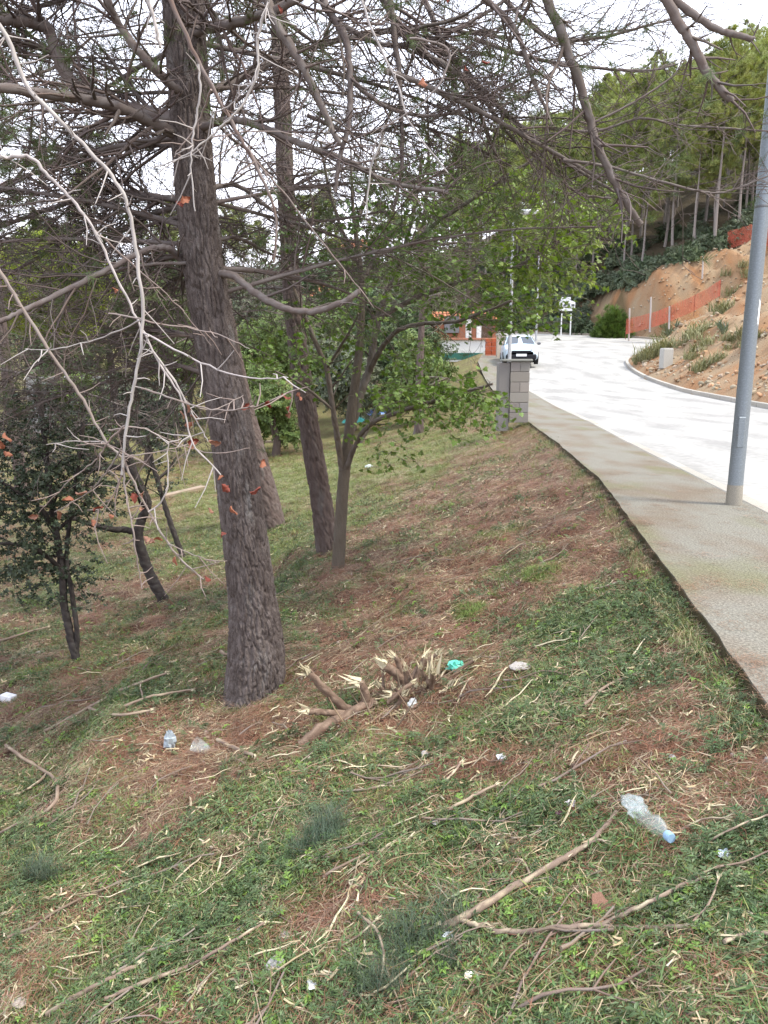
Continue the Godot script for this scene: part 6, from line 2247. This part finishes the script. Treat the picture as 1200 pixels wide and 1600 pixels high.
func leaf_bits(sd: int, count: int) -> ArrayMesh:
	# loose narrow leaves lying every way
	rng.seed = sd
	var g := Geo.new()
	for k in count:
		var o := Vector3(rng.randf_range(-0.09, 0.09), rng.randf_range(0.004, 0.035), rng.randf_range(-0.09, 0.09))
		var d := (rand_dir() * Vector3(1, 0.45, 1)).normalized()
		var w := d.cross(Vector3.UP + rand_dir() * 0.6).normalized() * rng.randf_range(0.0018, 0.0036)
		var l := rng.randf_range(0.012, 0.030)
		var f := rng.randf_range(0.6, 1.4)
		var cl := Color(f, f, f * 0.95)
		var m := o + d * l * 0.45 + Vector3.UP * 0.002
		g.tri(o, m + w, m - w, cl)
		g.tri(m + w, o + d * l, m - w, cl)
	return g.mesh(mats.oak_leaf)

func ground_cover() -> void:
	rng.seed = 1401
	var gb: StandardMaterial3D = mats.grass_blade
	var kinds := {
		"needle": [blade_tuft(1, 34, 0.085, 0.0017, 0.10, 0.95, gb), blade_tuft(2, 30, 0.10, 0.0018, 0.11, 0.95, gb)],
		"straw": [blade_tuft(3, 22, 0.10, 0.0026, 0.10, 0.92, gb), blade_tuft(4, 18, 0.13, 0.0030, 0.12, 0.9, gb)],
		"grass": [blade_tuft(5, 22, 0.075, 0.0030, 0.05, 0.35, gb), blade_tuft(6, 26, 0.060, 0.0028, 0.06, 0.45, gb)],
		"mown": [blade_tuft(7, 26, 0.07, 0.0034, 0.09, 0.8, gb), blade_tuft(8, 22, 0.085, 0.0040, 0.09, 0.75, gb)],
		"sprig": [sprig_mesh(9, 5, Vector2(0.018, 0.0072), 0.35, mats.oak_leaf), sprig_mesh(10, 7, Vector2(0.015, 0.0055), 0.2, mats.oak_leaf), sprig_mesh(12, 4, Vector2(0.022, 0.0075), 0.6, mats.oak_leaf)],
		"leaf": [leaf_bits(18, 13), leaf_bits(19, 10)],
		"weed": [sprig_mesh(13, 4, Vector2(0.020, 0.0095), 1.1, mats.grass_blade), sprig_mesh(14, 3, Vector2(0.018, 0.010), 0.8, mats.grass_blade)],
		"chip": [blade_tuft(15, 5, 0.055, 0.006, 0.08, 0.95, mats.split_wood), blade_tuft(16, 4, 0.04, 0.008, 0.08, 0.95, mats.split_wood)],
	}
	var label := {"needle": "brown pine needle litter covering the bank", "straw": "dry straw and cut stalks strewn on the bank", "grass": "short green grass growing in patches on the bank", "mown": "freshly cut green clippings lying on the bank", "sprig": "dark glossy cut leaf sprigs lying on the bank", "leaf": "small green leaf fragments strewn on the bank", "weed": "small light green weeds growing on the bank", "chip": "small pale wood chips on the bank"}
	var called := {"needle": "needle_litter", "straw": "dry_straw", "grass": "grass", "mown": "grass_clippings", "sprig": "leaf_litter", "leaf": "leaf_fragments", "weed": "weeds", "chip": "wood_chips"}
	var want := {"needle": 30000, "straw": 10000, "leaf": 19000, "grass": 17000, "mown": 17000, "sprig": 17000, "weed": 4000, "chip": 5000}
	for key in kinds:
		rng.seed = 1500 + key.hash() % 1000
		var sets: Array = kinds[key]
		var w := []
		var t := []
		for m in sets:
			w.append([])
			t.append([])
		var tries := 0
		var n := 0
		while n < want[key] and tries < want[key] * 8:
			tries += 1
			var far := 26.0 if key in ["needle", "grass", "straw", "mown"] else 13.0
			var s := spot(far)
			var b := bareness(s.x, s.y)
			var p := 0.5
			var f := patch.get_noise_2d(s.x * 2.2 + (key.hash() % 97), s.y * 2.2)
			match key:
				"needle": p = 0.12 + 0.9 * b
				"straw": p = 0.35 + 0.4 * b + 0.4 * f
				"grass": p = (1.0 - b) * 1.0 + 0.8 * f - 0.15
				"mown": p = (1.0 - b) * 1.0 + 0.5 * f - 0.1
				"sprig" when Vector2(s.x - 1.25, (s.y - 4.1) * 0.7).length() < 0.42 or Vector2(s.x - 1.05, s.y - 3.35).length() < 0.22: p = 0.9
				"sprig": p = ((1.0 - b) * 0.9 + 2.2 * f - 0.45) * (1.0 if s.y < 9 else 0.5)
				"weed" when Vector2(s.x - 0.72, s.y - 1.72).length() < 0.22 or Vector2(s.x + 0.32, s.y - 1.85).length() < 0.10: p = 0.9
				"weed": p = (1.0 - b) * 0.5 + 1.8 * f - 0.35
				"chip": p = 0.3 + 0.5 * f
				"leaf": p = (1.0 - b) * 1.3 + 0.9 * f - 0.25
			if rng.randf() > p:
				continue
			n += 1
			var sc := rng.randf_range(0.65, 1.25) * (0.80 + 0.055 * s.y)
			var tint: Color
			match key:
				"needle": tint = lin(0.27, 0.130, 0.082) if rng.randf() < 0.7 else lin(0.34, 0.23, 0.165)
				"straw": tint = lin(0.45, 0.355, 0.225) if rng.randf() < 0.7 else lin(0.34, 0.26, 0.15)
				"grass": tint = lin(0.125, 0.19, 0.045) if rng.randf() < 0.75 else lin(0.24, 0.25, 0.09)
				"mown": tint = lin(0.10, 0.15, 0.055) if rng.randf() < 0.65 else lin(0.19, 0.195, 0.095)
				"sprig": tint = lin(0.068, 0.104, 0.042) if rng.randf() < 0.6 else lin(0.105, 0.142, 0.062)
				"weed": tint = lin(0.15, 0.24, 0.05)
				"leaf": tint = lin(0.085, 0.140, 0.050) if rng.randf() < 0.7 else lin(0.17, 0.20, 0.085)
				"chip": tint = lin(0.62, 0.53, 0.36)
			if s.y > 10.0 and key in ["grass", "mown"]:
				tint = tint.lerp(lin(0.24, 0.25, 0.085), 0.5)
			var m := rng.randi() % sets.size()
			var bs := slope_basis(s.x, s.y) * Basis(Vector3.UP, rng.randf() * TAU)
			if key == "sprig":
				bs = bs * Basis(Vector3.RIGHT, rng.randf_range(-0.5, 0.25))
			w[m].append(Transform3D(bs.scaled(Vector3.ONE * sc), Vector3(s.x, gy(s.x, -s.y) + (rng.randf_range(0.004, 0.03) if key == "sprig" else 0.0), -s.y)))
			t[m].append(vary(tint, 0.25))
		for m in sets.size():
			tag(scatter(called[key], sets[m], w[m], t[m]), label[key], "", "", "stuff")
	# debris blown onto the pavement, and grass along its edge
	rng.seed = 1541
	var dw := []
	var dt := []
	var ew := []
	var et := []
	for k in 900:
		var d := 1.6 * pow(20.0 / 1.6, rng.randf())
		var off := pow(rng.randf(), 3.0) * (kerb_x(d) - edge_x(d) - 0.2)
		if rng.randf() < 0.15:
			off = (kerb_x(d) - edge_x(d)) - 0.2 - 0.15 * rng.randf()
		if patch.get_noise_2d(d * 2.0, 40.0) + 0.2 < rng.randf_range(-0.3, 0.5):
			continue
		var x := edge_x(d) + 0.02 + off
		dw.append(Transform3D(Basis(Vector3.UP, rng.randf() * TAU).scaled(Vector3(1, 0.25, 1) * rng.randf_range(0.3, 0.9)), Vector3(x, rise(d) + EYE.y + 0.004, -d)))
		dt.append(vary(lin(0.26, 0.15, 0.09), 0.3))
	for k in 1600:
		var d := 1.6 * pow(18.0 / 1.6, rng.randf())
		if patch.get_noise_2d(d * 1.7, 60.0) < rng.randf_range(-0.35, 0.3):
			continue
		var x := edge_x(d) - rng.randf_range(0.0, 0.10)
		ew.append(Transform3D(Basis(Vector3.UP, rng.randf() * TAU).scaled(Vector3.ONE * rng.randf_range(0.6, 1.5)), Vector3(x, gy(x, -d), -d)))
		et.append(vary(lin(0.13, 0.17, 0.055) if rng.randf() < 0.6 else lin(0.33, 0.27, 0.15), 0.3))
	tag(scatter("pavement_debris", kinds["needle"][0], dw, dt), "brown needles blown onto the pavement", "", "", "stuff")
	tag(scatter("edge_grass", kinds["grass"][1], ew, et), "grass growing along the pavement edge", "", "", "stuff")
	# small stones in the soil
	rng.seed = 1551
	var peb := rock_mesh(41, 0.6, 0)
	rng.seed = 1552
	var pw := []
	var pt := []
	for k in 1500:
		var s := spot(12.0)
		if rng.randf() > 0.25 + bareness(s.x, s.y):
			continue
		var r := 0.004 + 0.016 * pow(rng.randf(), 3.0)
		pw.append(Transform3D(frame(rand_dir(), 0.0).scaled(Vector3.ONE * r), Vector3(s.x, gy(s.x, -s.y) + 0.012, -s.y)))
		pt.append(vary(lin(0.46, 0.38, 0.32), 0.3))
	tag(scatter("gravel", peb, pw, pt), "small pebbles lying in the bare soil", "", "", "stuff")
	# wispy grey-green plants in the foreground
	rng.seed = 1561
	var wisp := blade_tuft(51, 90, 0.20, 0.0016, 0.05, 0.22, mats.oak_leaf)
	rng.seed = 1562
	for q in [[640, 1500, 0.13, 16, "wispy grey-green feathery plant at the bottom centre"], [498, 1322, 0.10, 14, "small wispy grey-green plant left of centre"], [65, 1385, 0.07, 8, "little wispy plant at the left edge"]]:
		var o := hit(q[0], q[1])
		var root := thing("wispy_plant", q[4], "plant", o)
		var ww := []
		var wt := []
		for k in q[3]:
			var x: float = o.x + rng.randf_range(-1, 1) * q[2]
			var z: float = o.z + rng.randf_range(-1, 1) * q[2]
			ww.append(Transform3D(Basis(Vector3.UP, rng.randf() * TAU).scaled(Vector3.ONE * rng.randf_range(0.5, 1.0)), Vector3(x, gy(x, z), z)))
			wt.append(vary(lin(0.075, 0.105, 0.065), 0.3))
		scatter("fronds", wisp, ww, wt, root)
	# bright moss-like grass cushions seen on the bank
	rng.seed = 1601
	var tuft := blade_tuft(17, 40, 0.06, 0.0026, 0.07, 0.25, gb)
	for q in [[790, 835, 55, 16, "bright green grass cushion in the middle of the bank"], [850, 892, 28, 14, "light green weed clump below the grass cushion"], [740, 960, 22, 10, "small green tuft beside the red earth patch"], [300, 925, 60, 20, "grass on the terrace step left of the big trunk"], [320, 860, 14, 22, "shaggy grass edge behind the big trunk"]]:
		var o := hit(q[0], q[1])
		var root := thing("grass_cushion", q[4], "grass", o)
		var w := []
		var t := []
		var px := -o.z / FOCAL
		for k in 150:
			var a := rng.randf() * TAU
			var r := sqrt(rng.randf()) * rng.randf_range(0.5, 1.15)
			var x: float = o.x + cos(a) * r * q[2] * px
			var z: float = o.z + sin(a) * r * q[3] * px * 4.0
			w.append(Transform3D(Basis(Vector3.UP, rng.randf() * TAU).scaled(Vector3(1.2, rng.randf_range(0.4, 1.0), 1.2)), Vector3(x, gy(x, z), z)))
			t.append(vary(lin(0.15, 0.205, 0.05), 0.35))
		scatter("blades", tuft, w, t, root)
